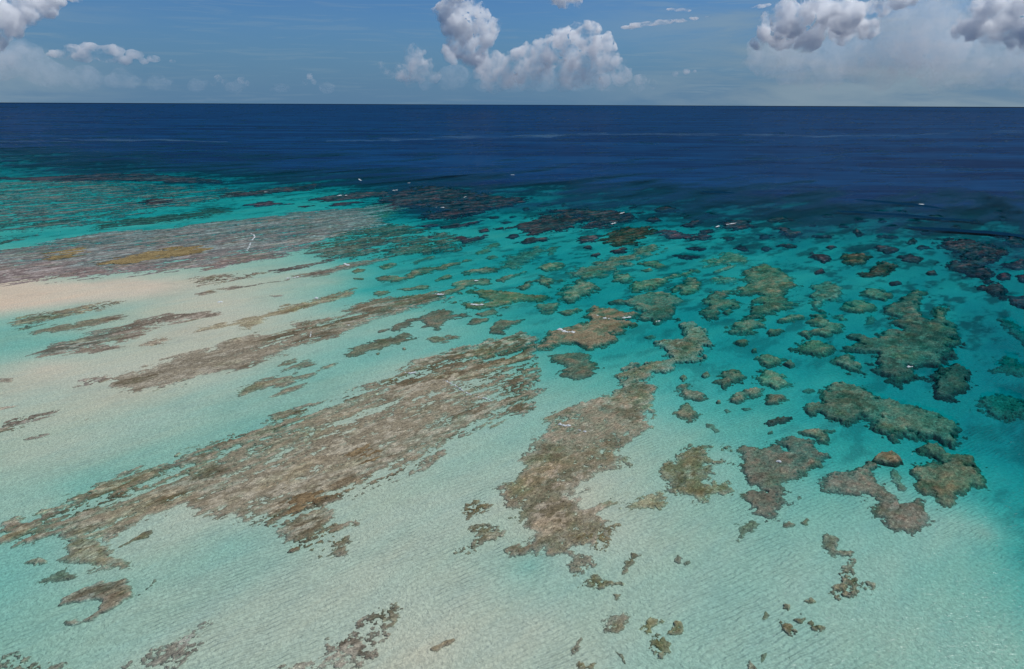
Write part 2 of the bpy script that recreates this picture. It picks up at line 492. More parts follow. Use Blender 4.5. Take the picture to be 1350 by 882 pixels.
reef('reef_flat', 'crust', 'px', '893,425 913,423 931,436 935,452 927,459 930,468 918,475 895,479 886,488 863,493 850,502 866,509 866,522 859,534 868,541 854,552 868,563 836,575 825,588 831,587 808,598 832,606 820,617 799,621 777,639 761,657 772,668 806,664 799,676 786,687 811,696 804,707 777,723 765,728 786,741 761,752 752,739 718,728 695,737 679,735 666,723 686,710 697,701 682,687 677,676 663,660 663,644 670,637 686,621 686,608 695,598 693,583 706,576 719,574 720,559 727,545 761,534 800,522 816,509 825,500 809,495 816,490 838,479 877,472 881,466 866,450 877,448 895,445 902,436',
     'long brown reef with a dark hooked upper arm and crumbling lower end, right of centre', aniso=2.0, gap=.12, fringe=.9, fleck=.5, frag=1.1, c=((0.140,0.116,0.072),(0.200,0.166,0.105),(0.340,0.282,0.204)), red=.4, lm='the long hook-armed reef')
reef('coral_patch', 'clump', 'N', '260,730 330,650 300,610 400,600 500,635 490,665 400,700 360,745', 'broken brown coral clump left of the crumbling end of the hook-armed reef')
reef('coral_patch', 'clump', 'N', '250,500 330,450 430,470 420,510 330,540 300,545', 'thin speckled coral streak on the sand left of the hook-armed reef', gap=.6)
reef('coral_patch', 'clump', 'N', '870,650 930,620 1050,590 1160,600 1110,680 1090,740 1000,690 940,710', 'reddish brown weedy patch at the lower right end of the hook-armed reef', red=.9, gap=.4)
reef('reef_patch', 'clump', 'O', '300,250 340,190 480,115 660,105 690,130 600,150 640,200 710,215 600,250 560,290 590,330 690,330 715,380 650,420 570,440 480,430 400,400 350,380 400,340 360,300',
     'tan C-shaped reef patch opening to the right, beside the hook-armed reef', gap=.2, lm='the tan C-shaped reef')
reef('coral_patch', 'clump', 'O', '170,450 230,390 330,380 350,430 330,480 230,495 60,500 60,480', 'reddish brown coral patch below left of the tan C-shaped reef', red=.8, gap=.25)
reef('reef_patch', 'knob', 'O', '770,240 775,130 820,110 870,130 960,105 1040,130 1000,80 1060,55 1200,75 1250,140 1300,180 1250,230 1180,260 1140,320 1060,320 990,345 1060,380 1040,450 970,550 930,560 830,500 820,470 740,460 790,415 840,400 850,370 790,330 790,280',
     'large tan reef narrowing downwards to a blunt point, right of the C-shaped reef', c=((0.125,0.104,0.070),(0.200,0.166,0.115),(0.260,0.220,0.156)), lm='the tapering tan reef')
reef('coral_patch', 'olive', 'O', '745,600 780,560 830,545 910,570 850,620 800,670 760,680', 'faint olive patch just under the point of the tapering tan reef')
reef('coral_outcrop', 'clump', 'O', '1010,580 1060,540 1095,580 1060,605 1020,600', 'round brown coral head under the tapering tan reef, left of a pair', gap=.1)
reef('coral_outcrop', 'clump', 'O', '1120,570 1160,530 1185,550 1160,590', 'smaller brown coral head under the tapering tan reef, right of a pair', gap=.1)
reef('coral_outcrop', 'olive', 'O', '1100,420 1115,400 1135,420 1115,440', 'tiny faint coral head right of the tapering tan reef')
reef('reef_patch', 'knob', 'Q', '95,350 110,310 160,270 300,270 350,240 430,210 500,230 440,260 480,320 540,350 540,400 620,430 720,430 760,490 830,490 790,540 720,610 620,620 520,610 490,560 465,490 470,410 430,410 400,445 340,430 240,395 150,400',
     'olive brown horseshoe reef around a sandy pool, left arm and foot', c=((0.110,0.091,0.058),(0.180,0.150,0.100),(0.270,0.230,0.162)), gap=.10, lm='the horseshoe reef')
reef('reef_patch', 'knob', 'Q', '680,210 690,190 700,210 760,190 830,190 700,150 680,130 720,105 810,95 880,140 960,150 1050,180 1070,220 1100,280 1095,350 1040,350 940,420 900,470 830,490 790,440 740,400 700,340 680,290',
     'broad wedge-shaped olive reef closing the right side of the sandy pool', c=((0.110,0.091,0.058),(0.180,0.150,0.100),(0.270,0.230,0.162)), gap=.05, lm='the wedge-shaped reef')
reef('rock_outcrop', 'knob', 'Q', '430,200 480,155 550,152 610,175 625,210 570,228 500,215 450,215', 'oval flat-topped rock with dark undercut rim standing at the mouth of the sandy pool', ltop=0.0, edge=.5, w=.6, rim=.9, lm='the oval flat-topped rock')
reef('coral_patch', 'olive', 'Q', '520,250 570,235 620,290 630,380 590,370 560,310', 'faint strip of coral inside the sandy pool of the horseshoe reef')
reef('coral_patch', 'clump', 'Q', '130,700 150,640 180,630 270,670 240,720 330,740 320,770 250,765 240,800 180,770 170,730', 'ragged upright brown coral patch on sand below the horseshoe reef', gap=.2, lm='the ragged upright patch')
reef('coral_patch', 'clump', 'U', '940,170 990,115 1030,120 1020,160 1050,200 1115,220 1090,270 1040,250 1000,285 930,290 900,260 920,230 960,215', 'brown coral clump just below the ragged upright patch', gap=.12, lm='the clump below the ragged upright patch')
reef('coral_outcrop', 'clump', 'U', '590,340 640,350 630,380 595,370', 'small tan coral spot in the lower right group, leftmost of its upper row', gap=.2)
reef('coral_outcrop', 'clump', 'U', '715,325 760,305 795,335 750,345', 'small brown coral spot in the lower right group, right of the tan spot', gap=.2)
reef('coral_patch', 'clump', 'U', '665,440 740,435 825,480 790,500 740,475 700,470', 'slanting brown coral streak at the right of the lower right group', gap=.3)
reef('coral_patch', 'clump', 'U', '590,450 650,470 690,500 650,530 610,510', 'brown coral streak at the left of the lower right group', gap=.3)
reef('coral_outcrop', 'knob', 'U', '693,397 702,392 711,400 702,411', 'tiny black coral knob in the middle of the lower right group', edge=.2, c=((.03,.026,.02),(.05,.04,.03),(.06,.05,.04)))
reef('coral_outcrop', 'knob', 'U', '446,530 454,525 461,532 453,539', 'tiny black coral knob alone on sand left of the lower right group', edge=.2, c=((.03,.026,.02),(.05,.04,.03),(.06,.05,.04)))
reef('coral_patch', 'clump', 'U', '460,435 490,370 520,410 500,430', 'pale brown upright coral patch left of the lower right group', gap=.3)
reef('coral_patch', 'clump', 'U', '370,740 400,685 450,729 430,745', 'brown coral patch cut by the bottom edge, below the lower right group', gap=.3)
reef('coral_patch', 'olive', 'U', '450,640 510,620 500,680 460,700', 'faint pale coral patch just above the bottom edge, right of centre')
reef('coral_outcrop', 'olive', 'U', '620,650 650,655 640,680 622,675', 'faint small coral head near the bottom edge under the lower right group')
reef('coral_patch', 'clump', 'T', '760,240 800,190 850,150 870,190 940,210 990,190 980,240 930,230 870,250 820,240', 'pinkish brown coral clump trailing below the hook-armed reef', gap=.3, red=.8)
reef('coral_patch', 'clump', 'T', '1000,110 1040,50 1110,60 1060,110 1000,160', 'thin brown coral wisp below right of the hook-armed reef', gap=.4)
reef('coral_patch', 'clump', 'T', '870,500 900,440 990,390 1040,440 1010,500 960,540', 'pinkish coral clump midway down the trail to the bottom edge', gap=.3, red=.8)
reef('coral_patch', 'clump', 'T', '1110,510 1160,450 1230,470 1180,500 1240,560 1260,600 1220,645 1160,620 1120,580 1150,550', 'hook-bent brown coral clump low in the trail, right of centre', gap=.3)
reef('coral_patch', 'clump', 'T', '1240,520 1300,450 1350,460 1350,520 1290,530', 'brown coral clump right of the hook-bent clump in the trail', gap=.3)
reef('coral_patch', 'clump', 'T', '690,600 740,550 750,570 740,620 690,650', 'narrow dark speckled streak near the bottom edge, at the trail\'s left', gap=.35)
reef('coral_patch', 'clump', 'T', '950,630 1000,650 1020,720 1000,700', 'thin curved coral streak near the bottom edge under the trail', gap=.3)
reef('coral_outcrop', 'clump', 'T', '940,290 980,290 970,335 940,320', 'small pink coral head between the two pinkish clumps of the trail', gap=.15, red=.8)
reef('coral_patch', 'clump', 'T', '700,735 740,690 830,700 800,735', 'pale coral patch cut by the bottom edge, left of the curved streak', gap=.4)
reef('coral_patch', 'olive', 'T', '1280,90 1320,50 1350,70 1340,120', 'faint coral patch on sand below the tan C-shaped reef')
reef('coral_patch', 'olive', 'U', '-10,100 45,75 50,100 15,120', 'small brown smudge of coral right of the trail, below the C-shaped reef', gap=.1)
# -- the long streaks at the left
reef('reef_flat', 'crust', 'px', '145,507 154,497 193,484 227,470 286,457 288,452 325,443 359,438 384,432 384,425 409,421 468,415 447,410 465,403 491,394 563,386 590,383 595,389 586,396 552,405 518,416 491,423 464,434 450,441 409,454 377,466 350,479 329,487 273,495 249,500 240,507 204,517 202,512 177,517 179,511 156,511',
     'long dark brown reef streak stretching from the left sand to the middle, second largest', gap=.14, lm='the long dark reef streak')
reef('reef_patch', 'pale', 'G', '420,495 450,450 560,425 650,415 630,460 540,480', 'thin ledges on sand at the left tip of the long dark reef streak')
reef('reef_flat', 'crust', 'px', '268,434 302,425 341,417 368,409 372,405 409,394 445,385 468,380 468,387 443,396 418,402 386,414 359,419 347,425 336,439 313,436 307,430 285,436',
     'narrow brown reef streak running just above the long dark reef streak', gap=.12, lm='the narrow streak above it')
reef('reef_flat', 'crust', 'H', '240,540 290,490 360,460 480,430 600,420 600,390 500,410 490,400 600,350 690,330 730,340 720,370 630,390 610,420 720,395 800,360 880,320 910,290 900,330 780,390 700,430 620,450 540,490 480,490 380,520 330,550',
     'slim split brown reef with dark rounded left head in the aqua channel', gap=.08, edge=1.2, lm='the slim split reef')
reef('reef_patch', 'crust', 'H', '460,548 520,510 600,480 700,450 705,470 600,515 530,540', 'brown reef sliver just below the slim split reef', gap=.05, edge=1.0)
reef('reef_patch', 'clump', 'H', '490,375 560,330 630,315 620,345 530,370', 'faint coral sliver just above the slim split reef', gap=.3)
reef('reef_patch', 'knob', 'H', '890,320 920,270 1000,230 1100,210 1250,165 1323,175 1270,210 1180,250 1080,280 950,310', 'smooth brown leaf-shaped reef at the upper end of the slim split reef', lm='the leaf-shaped reef')
reef('coral_outcrop', 'knob', 'H', '1080,290 1110,285 1100,300 1085,300', 'tiny dark coral head under the leaf-shaped reef, nearer of two', edge=.4)
reef('coral_outcrop', 'knob', 'I', '130,260 155,255 158,270 135,272', 'tiny dark coral head right of the leaf-shaped reef', edge=.4)
reef('reef_patch', 'knob', 'C', '200,775 270,765 300,740 380,710 470,695 500,660 560,650 630,660 640,680 740,670 760,690 700,700 620,720 600,745 560,765 480,760 480,725 460,720 420,750 330,775 230,785',
     'long dark lumpy reef with a tapering left tail above the leaf-shaped reef', c=((0.095,0.079,0.052),(0.165,0.137,0.090),(0.240,0.199,0.140)), lm='the dark lumpy reef')
reef('reef_patch', 'knob', 'C', '750,690 770,675 840,660 880,645 910,660 935,680 880,690 800,690', 'small brown reef touching the right end of the dark lumpy reef')
reef('reef_patch', 'clump', 'C', '490,820 530,810 600,815 620,800 700,805 710,825 640,835 540,845', 'low ragged coral bar just above the middle of the huge streaky flat', gap=.15, lm='the low ragged coral bar')
reef('coral_outcrop', 'knob', 'C', '730,735 760,705 860,700 840,715 780,740', 'small oval brown coral head right of the dark lumpy reef')
reef('reef_patch', 'knob', 'C', '845,770 880,725 930,710 1000,715 1050,705 1040,735 980,760 940,790 880,790', 'rugged brown reef knoll left of the foam-capped rock platform', lm='the rugged reef knoll')
reef('coral_outcrop', 'knob', 'C', '1130,620 1180,605 1250,610 1260,640 1210,680 1150,670', 'squarish dark coral head alone in turquoise water near the middle', lm='the squarish dark head')
reef('coral_outcrop', 'knob', 'D', '395,660 420,645 500,635 520,650 480,668 420,680', 'flat oval coral head right of the squarish dark head')
reef('reef_patch', 'knob', 'C', '640,610 720,605 860,600 830,580 760,560 740,545 800,530 880,540 1000,545 1060,560 1180,560 1195,575 1130,595 1050,600 930,640 850,640 780,645 700,635',
     'reddish brown arrowhead reef with white foam on its front lip', c=((0.120,0.100,0.050),(0.200,0.166,0.085),(0.280,0.232,0.150)), lm='the reddish arrowhead reef')
reef('reef_patch', 'knob', 'C', '620,510 640,490 720,475 830,465 880,475 860,505 780,515 740,520 700,555 600,565 520,560 560,545 660,525', 'brown zigzag reef just beyond the reddish arrowhead reef', lm='the zigzag reef')
reef('reef_patch', 'knob', 'C', '205,480 230,455 360,460 400,435 380,420 480,405 560,405 600,385 660,370 780,345 750,365 640,395 600,420 520,430 450,450 400,470 340,485 230,492', 'long chain-like brown reef in the teal channel above the long dark streak', lm='the chain-like reef')
reef('reef_patch', 'olive', 'C', '200,400 290,375 330,390 260,415', 'pale small reef just beyond the left end of the chain-like reef', k=.35)
reef('reef_patch', 'knob', 'C', '530,475 590,450 640,440 650,460 600,475 550,485', 'short dark reef in front of the right part of the chain-like reef')
reef('reef_patch', 'knob', 'C', '670,435 700,420 800,405 910,410 910,430 840,435 720,445', 'flat brown reef strip right of the chain-like reef')
reef('reef_patch', 'knob', 'C', '900,475 940,455 1000,440 1080,425 1040,450 980,470 940,488', 'slender brown reef right of the zigzag reef')
reef('reef_patch', 'knob', 'C', '1010,520 1080,490 1140,470 1160,450 1260,470 1290,475 1230,495 1220,525 1130,490 1060,530', 'winged brown reef just beyond the reddish arrowhead reef', lm='the winged reef')
reef('reef_patch', 'knob', 'C', '1140,420 1160,395 1230,375 1300,375 1280,400 1200,430', 'smooth oblong reef just beyond the winged reef')
reef('coral_outcrop', 'knob', 'C', '180,560 210,545 270,540 285,555 250,570 210,575', 'small reddish oval head above the long dark reef streak')
reef('reef_patch', 'knob', 'C', '310,535 350,520 410,518 430,510 520,505 510,525 450,535 380,545', 'dark double-lobed reef sliver above the long dark reef streak')
reef('coral_outcrop', 'knob', 'B', '940,430 970,410 1015,415 1010,435 960,442', 'small brown head right of the gull-shaped splash of foam')
reef('coral_outcrop', 'knob', 'B', '955,470 1015,468 1010,478 960,478', 'thin dark sliver of coral under the small brown head')
reef('reef_flat', 'crust', 'B', '60,560 200,520 350,515 560,480 620,460 720,435 820,405 900,385 1000,370 1150,345 1150,360 1000,400 900,425 800,455 640,475 470,500 380,520 200,545 80,570',
     'very long thin dark reef ridge curving along the pale left lagoon', gap=.12, c=((0.110,0.091,0.066),(0.180,0.149,0.108),(0.300,0.250,0.180)), lm='the thin dark reef ridge')
reef('coral_patch', 'pale', 'B', '460,575 550,570 560,580 480,585', 'faint thin coral dash on sand under the thin dark reef ridge', gap=.1)
reef('rock_ledges', 'pale', 'A', '40,730 70,700 200,680 350,660 450,635 640,610 700,600 730,610 600,650 540,680 400,700 250,740 130,765 60,755', 'grey stepped ledges on sand just below the dry sandbank', gap=.45, c=((0.130,0.110,0.078),(0.200,0.170,0.120),(0.380,0.330,0.228)), lm='the grey stepped ledges')
reef('reef_patch', 'crust', 'A', '170,795 210,770 320,745 420,735 500,720 620,700 740,690 720,715 600,740 470,770 350,790 260,790 200,805', 'grey brown tapering reef between the stepped ledges and the pale tongue', gap=.05, c=((0.120,0.100,0.072),(0.180,0.150,0.108),(0.300,0.260,0.180)))
reef('reef_flat', 'pale', 'G', '220,300 230,265 290,230 460,195 500,175 700,130 870,90 1000,60 1260,50 1270,75 1100,100 900,140 750,220 600,225 560,255 740,258 650,275 520,305 480,300 430,290 330,305 250,310', 'pale brown reef tongue with a rounded left end in bright aqua water', gap=.18, k=.3, lm='the pale reef tongue')
reef('rock_ledges', 'pale', 'G', '810,250 880,215 980,190 1020,200 940,230 1010,240 880,262', 'small cluster of ledges on sand right of the pale reef tongue')
reef('reef_patch', 'crust', 'G', '1080,185 1180,150 1250,120 1323,105 1323,140 1230,155 1130,180', 'short grey reef streak at the left tip of the narrow streak', gap=.1)
reef('rock_ledges', 'pale', 'G', '-20,720 100,660 330,625 335,645 200,700 250,690 200,720 50,760 -20,790', 'broken dark ledges on sand at the left edge, farther row', gap=.62, lm='the broken ledges at the left edge')
reef('rock_ledges', 'pale', 'G', '110,800 250,760 320,760 200,800', 'thin broken ledges at the left, nearest row', gap=.4)
reef('rock_ledges', 'pale', 'G', '-10,440 100,435 60,460 -10,470', 'low brown ledge on pinkish sand at the left edge', gap=.3)
reef('rock_ledges', 'pale', 'G', '-30,615 60,600 200,578 180,590 60,615 -30,640', 'faint ledge streaks at the left edge above the broken rows', gap=.5)
reef('rock_ledges', 'pale', 'G', '480,682 520,668 526,674 495,686', 'single tiny dark ledge on rippled sand right of the broken rows', gap=0, edge=.3)
reef('reef_flat', 'flat', 'px', '-30,338 0,332 57,320 95,313 136,306 193,303 227,301 250,296 295,292 341,287 386,280 422,278 477,274 511,269 533,274 499,285 511,296 465,305 409,323 397,332 363,342 318,348 284,353 250,355 227,357 181,362 136,366 68,371 23,376 -30,380',
     'wide purplish grey reef flat beyond the dry sandbank at upper left, with ochre weed', lm='the purplish reef flat')
reef('reef_patch', 'streak', 'A', '-10,262 150,225 155,235 80,255 -10,280', 'short slate streak in teal water at the left edge above the purplish flat')
reef('reef_patch', 'streak', 'A', '130,165 250,140 470,120 480,135 280,180 200,180', 'slate reef streak in teal water, middle of three above the purplish flat')
reef('reef_patch', 'streak', 'A', '500,170 700,130 860,110 1100,90 1200,60 1320,50 1320,90 1100,130 900,150 700,170 540,190', 'long grey streak along the upper rim of the purplish flat', gap=.3)
reef('reef_patch', 'streak', 'A', '430,125 600,95 730,85 600,115', 'thin tapering slate streak in teal water at upper left, farthest of three')
reef('reef_patch', 'streak', 'A', '-10,150 150,130 300,110 150,150 -10,185', 'slate streak at the left edge under the dark far band')
reef('reef_band', 'dark', 'X', '-30,150 150,150 350,145 500,130 700,125 900,130 1100,150 1300,165 1300,190 1100,185 900,175 600,170 300,180 100,165 -30,170', 'long dark band of drowned reef at far left below the navy water', gap=.35, aniso=8, lm='the dark far left band')
reef('reef_patch', 'dark', 'X', '800,300 900,275 1050,280 1040,300 900,315', 'navy coral smudge in bright teal water at upper left')
reef('reef_patch', 'dark', 'Y', '190,250 400,230 700,195 830,190 700,225 500,245 330,265 200,270', 'long navy streak of drowned reef just under the far left band', gap=.3)
reef('reef_patch', 'dark', 'Y', '320,315 400,295 490,295 600,310 490,320 390,325', 'navy lens-shaped patch in bright teal under the long navy streak')
reef('reef_patch', 'dark', 'Y', '700,285 840,260 1000,240 1200,235 1180,255 960,280 820,295 720,292', 'dark navy reef sliver beside a bright breaker, upper left of centre', lm='the navy sliver beside the bright breaker')
reef('reef_patch', 'dark', 'Y', '800,330 860,305 1000,290 1040,300 900,320', 'small navy sliver just below the one beside the bright breaker')
reef('reef_patch', 'dark', 'Y', '640,325 700,318 750,316 680,330', 'tiny navy dash left of the slivers below the bright breaker')
reef('drowned_reef', 'dark', 'V', '220,290 330,235 420,200 560,200 700,225 850,240 960,265 1100,270 1040,310 960,330 850,345 700,390 600,400 480,385 560,340 440,330 300,350', 'broad purple black drowned reef at top centre below the navy sea', gap=.22, lm='the broad drowned reef at top centre')
reef('reef_patch', 'dark', 'V', '445,440 530,428 600,435 520,447', 'thin dark sliver in teal below the broad drowned reef, leftmost', gap=0)
reef('reef_patch', 'dark', 'C', '560,165 640,155 760,140 820,130 740,165 680,172 600,178', 'dark wedge in teal just below the broad drowned reef', gap=0)
reef('coral_outcrop', 'dark', 'C', '790,190 850,178 860,195 810,205', 'small dark head, left of a pair below the broad drowned reef', gap=0)
reef('coral_outcrop', 'dark', 'C', '880,180 950,170 945,185 900,188', 'small dark head, right of a pair below the broad drowned reef', gap=0)
reef('reef_patch', 'dark', 'C', '650,230 690,222 740,235 840,218 840,235 760,255 710,265', 'dark two-lobed patch in teal water, upper centre', gap=0, lm='the dark two-lobed patch')
reef('coral_outcrop', 'dark', 'C', '480,232 540,224 530,236', 'tiny dark dash in teal left of the two-lobed patch', gap=0)
reef('drowned_reef', 'dark', 'D', '115,180 160,150 230,130 290,95 350,110 430,100 540,120 500,145 440,180 300,210 200,215 150,190', 'jagged purple black reef right of the broad drowned reef', gap=.15, lm='the jagged purple reef')
reef('drowned_reef', 'dark', 'D', '300,75 420,65 600,70 760,85 800,95 760,130 690,150 600,180 520,190 560,150 590,120 480,100', 'black reef edge flecked with foam, farthest of the dark reefs at the middle', gap=.15, lm='the foam-flecked black reef')
reef('reef_patch', 'dark', 'D', '480,240 530,215 620,210 600,255 530,262', 'dark blocky head between the jagged purple reef and the crescent reef', gap=0)
reef('coral_outcrop', 'dark', 'D', '515,290 550,275 590,285 560,300', 'small dark oval head below the dark blocky head', gap=0)
reef('coral_outcrop', 'dark', 'D', '570,335 610,320 635,325 600,345', 'small dark head touching the pale olive slab\'s far edge', gap=0)
reef('coral_outcrop', 'dark', 'D', '685,310 740,290 790,292 770,315 710,322', 'dark oval head between the crescent reef and the olive slab', gap=0)
reef('drowned_reef', 'dark', 'D', '640,240 680,205 780,175 900,170 930,200 900,230 840,240 800,270 720,280 670,265', 'dark purple crescent reef right of the middle in teal water', gap=.1, c=((0.055,0.046,0.033),(0.090,0.075,0.054),(0.150,0.124,0.090)), lm='the purple crescent reef')
reef('drowned_reef', 'dark', 'D', '930,190 1040,190 1150,215 1260,180 1290,200 1240,240 1100,245 1000,240 960,215', 'dark winding reef stretching right from the purple crescent', gap=.1, lm='the dark winding reef')
reef('reef_patch', 'dark', 'E', '205,160 270,138 330,125 345,140 260,172', 'dark spindle-shaped reef in teal above the dark winding reef', gap=0)
reef('reef_patch', 'dark', 'E', '430,160 500,125 600,130 650,160 580,180 500,190', 'dark rounded reef with a foam fleck on its near side', gap=0, lm='the dark reef with a foam fleck')
reef('coral_outcrop', 'dark', 'D', '880,130 960,100 980,130 930,140', 'dark head left of the spindle-shaped reef', gap=0)
reef('reef_slab', 'olive', 'D', '430,430 480,405 580,380 700,345 800,320 840,290 900,270 970,280 980,310 900,330 800,370 700,430 600,455 530,462 460,455', 'large smooth olive slab of reef at mid distance, paler than its neighbours', k=.28, gap=.06, lm='the smooth olive slab')
reef('reef_patch', 'knob', 'D', '830,385 900,370 960,365 1010,395 960,408 930,395', 'dark humped reef right of the smooth olive slab', k=.3)
reef('coral_outcrop', 'knob', 'D', '860,420 910,410 930,420 890,430', 'tiny dark head under the dark humped reef')
reef('reef_patch', 'knob', 'D', '690,480 720,450 790,440 835,460 800,485 740,495', 'rounded brown head just below the right end of the olive slab')
reef('reef_patch', 'knob', 'D', '375,555 430,510 470,480 530,475 590,500 612,525 560,555 490,590 450,612 410,600 400,580 440,565', 'domed dark reef with a trailing lobe below the olive slab', lm='the domed dark reef')
reef('rock_platform', 'knob', 'D', '520,680 560,660 590,630 720,650 760,660 850,660 850,690 790,700 720,710 830,730 780,760 700,800 710,830 650,870 560,880 480,855 400,850 330,880 250,882 240,860 330,790 380,765 470,740 560,705 530,695',
     'big flat tan rock platform near the middle with a foaming left corner', k=.08, gap=.04, c=((0.130,0.108,0.068),(0.200,0.166,0.110),(0.260,0.220,0.156)), lm='the tan rock platform')
reef('reef_patch', 'knob', 'D', '680,600 740,590 850,555 950,545 1050,550 1070,580 1115,600 1060,630 1040,665 1060,695 960,725 880,710 850,680 880,660 800,630 720,615', 'rugged terraced reef just beyond the tan rock platform, on its right', lm='the terraced reef')
reef('reef_patch', 'knob', 'D', '775,525 800,500 900,470 1000,460 1080,430 1200,400 1210,415 1130,450 1030,470 990,510 900,535 840,545', 'brown reef with a long pale tail beyond the terraced reef')
reef('reef_patch', 'knob', 'D', '1000,520 1060,510 1100,500 1130,465 1180,460 1205,490 1180,540 1110,555 1090,535 1040,540', 'knobbly reef between the terraced reef and the ragged column reef')
reef('reef_patch', 'knob', 'I', '975,295 1050,285 1180,280 1250,330 1275,365 1250,425 1150,440 1030,430 1070,390 1060,350 1000,320', 'rounded tan reef block directly in front of the rock platform', c=((0.125,0.104,0.065),(0.200,0.166,0.110),(0.270,0.230,0.162)))
reef('reef_patch', 'knob', 'E', '335,690 330,650 360,600 380,540 470,525 510,550 490,580 550,600 540,625 430,650 430,680 390,705', 'ragged dark reef column standing between two teal channels', lm='the ragged column reef')
reef('coral_outcrop', 'knob', 'E', '445,660 490,635 515,650 480,670', 'small dark head at the foot of the ragged column reef')
reef('reef_patch', 'knob', 'E', '500,780 520,710 580,690 600,650 660,620 640,590 700,565 640,560 540,560 550,520 620,500 540,470 600,440 560,430 600,400 700,380 780,410 850,460 880,510 840,560 830,600 910,605 810,640 770,660 700,680 670,710 680,740 620,780 560,785',
     'tall S-shaped reef, olive at its far end and dark at its near end', lm='the S-shaped reef')
reef('reef_patch', 'olive', 'E', '395,470 440,450 530,470 530,490 460,500 410,490', 'olive head left of the middle of the S-shaped reef', k=.35, gap=.05)
reef('reef_patch', 'olive', 'E', '385,430 500,395 560,385 480,420 400,440', 'thin olive reef left of the far end of the S-shaped reef', k=.4)
reef('reef_patch', 'olive', 'E', '350,400 330,380 400,340 470,310 540,325 600,350 620,370 540,385 440,385 380,390', 'pale olive triangular reef beyond the S-shaped reef', k=.35, gap=.05, c=((0.160,0.150,0.095),(0.240,0.220,0.144),(0.300,0.270,0.180)))
reef('coral_outcrop', 'knob', 'E', '780,700 820,685 900,672 930,685 880,715 800,722', 'oval brown head right of the near end of the S-shaped reef')
reef('coral_outcrop', 'knob', 'E', '705,770 720,757 800,765 810,785 770,800 720,795', 'dark flat head below right of the S-shaped reef', lm='the dark flat head')
reef('coral_outcrop', 'knob', 'E', '515,830 550,815 605,820 600,845 550,850', 'small brown head just below the S-shaped reef')
reef('reef_patch', 'knob', 'K', '510,38 540,3 600,-17 650,-57 700,-87 740,-67 700,-17 720,23 710,63 770,83 800,60 790,23 810,-17 860,-7 860,63 920,123 940,190 935,260 880,325 780,345 700,360 720,410 660,415 640,460 570,450 480,360 450,310 470,275 380,270 310,280 260,240 340,225 400,230 290,180 330,165 450,185 530,145 610,140 560,100 570,70',
     'biggest grey reef at the right, with two horns and a pale top', c=((0.105,0.088,0.063),(0.165,0.145,0.099),(0.250,0.220,0.150)), sed=1.0, lm='the big horned grey reef')
reef('reef_patch', 'knob', 'K', '780,490 790,420 830,360 930,335 1020,360 1020,440 980,490 900,530 840,525', 'round dark shaggy reef at the lower right corner of the big horned grey reef', c=((0.060,0.050,0.036),(0.105,0.090,0.063),(0.160,0.140,0.096)), lm='the round shaggy reef')
reef('reef_patch', 'knob', 'K', '190,330 230,290 310,285 360,330 380,370 450,400 400,412 350,385 290,385 230,350', 'dark comma-shaped reef in front of the big horned grey reef')
reef('reef_patch', 'knob', 'K', '-10,245 0,225 80,200 170,205 225,240 200,280 110,295 30,280', 'smooth oval reef left of the big horned grey reef', lm='the smooth oval reef')
reef('reef_patch', 'knob', 'K', '15,170 80,150 130,130 70,100 100,60 170,55 200,90 290,130 270,155 200,185 130,175 60,185', 'boot-shaped brown reef beyond the smooth oval reef', lm='the boot-shaped reef')
reef('reef_patch', 'knob', 'F', '280,640 290,600 350,585 440,610 450,640 370,660', 'grey oval reef upper right of the boot-shaped reef')
reef('reef_patch', 'olive', 'F', '70,580 110,540 80,510 170,470 260,500 300,550 250,590 170,600 120,640 180,660 280,680 260,695 200,670 110,650 100,610', 'olive lobed reef beyond the boot-shaped reef', k=.3, gap=.1, lm='the olive lobed reef')
reef('reef_patch', 'knob', 'F', '350,560 400,520 500,520 555,560 510,585 420,575', 'flat brown reef right of the olive lobed reef', k=.3)
reef('coral_outcrop', 'olive', 'F', '400,690 440,670 475,700 450,730 400,725', 'faint sunken head between the boot-shaped and big horned reefs')
reef('reef_patch', 'knob', 'K', '40,600 60,560 150,570 150,520 200,450 380,455 430,490 450,530 580,555 700,580 830,620 930,680 975,745 900,800 780,770 680,760 620,735 560,770 500,735 455,700 490,650 440,655 380,640 330,660 320,700 230,680 170,650 140,625 70,625',
     'wide tan two-part reef sloping right, below the big horned grey reef', c=((0.120,0.100,0.068),(0.190,0.160,0.114),(0.260,0.220,0.156)), gap=.03, lm='the wide two-part reef')
reef('reef_patch', 'knob', 'K', '35,745 70,715 130,715 190,700 240,725 200,745 200,790 150,800 90,765', 'small humped tan reef touching the top of the tapering tan reef')
reef('reef_patch', 'knob', 'J', '1070,400 1100,375 1180,372 1260,405 1295,450 1270,475 1180,472 1110,450', 'brown lens-shaped reef, largest of the island cluster', lm='the lens-shaped reef')
reef('reef_patch', 'knob', 'J', '1100,310 1110,275 1160,280 1250,310 1240,345 1150,355 1110,340', 'brown reef at the top of the island cluster')
reef('coral_outcrop', 'knob', 'J', '1250,340 1290,320 1315,345 1290,362', 'small dark head right of the top reef of the island cluster')
reef('coral_outcrop', 'knob', 'J', '1065,255 1090,250 1100,265 1070,270', 'tiny sunken head above the island cluster', k=.5)
reef('reef_patch', 'knob', 'J', '830,450 880,420 900,380 960,365 1015,390 1010,430 960,465 900,485', 'heart-shaped brown reef at the upper left of the island cluster')
reef('reef_patch', 'knob', 'J', '940,560 960,510 1040,480 1130,490 1120,515 1060,545 980,575', 'leaf-like brown reef in the middle of the island cluster')
reef('reef_patch', 'knob', 'J', '1135,540 1170,515 1270,515 1285,545 1220,580 1160,570', 'oval brown reef at the lower right of the island cluster, under the lens-shaped reef')
reef('reef_patch', 'knob', 'J', '605,500 650,470 700,450 730,495 785,525 770,560 700,555 630,530', 'pear-shaped reef islet right of the hook-armed reef', lm='the pear-shaped islet')
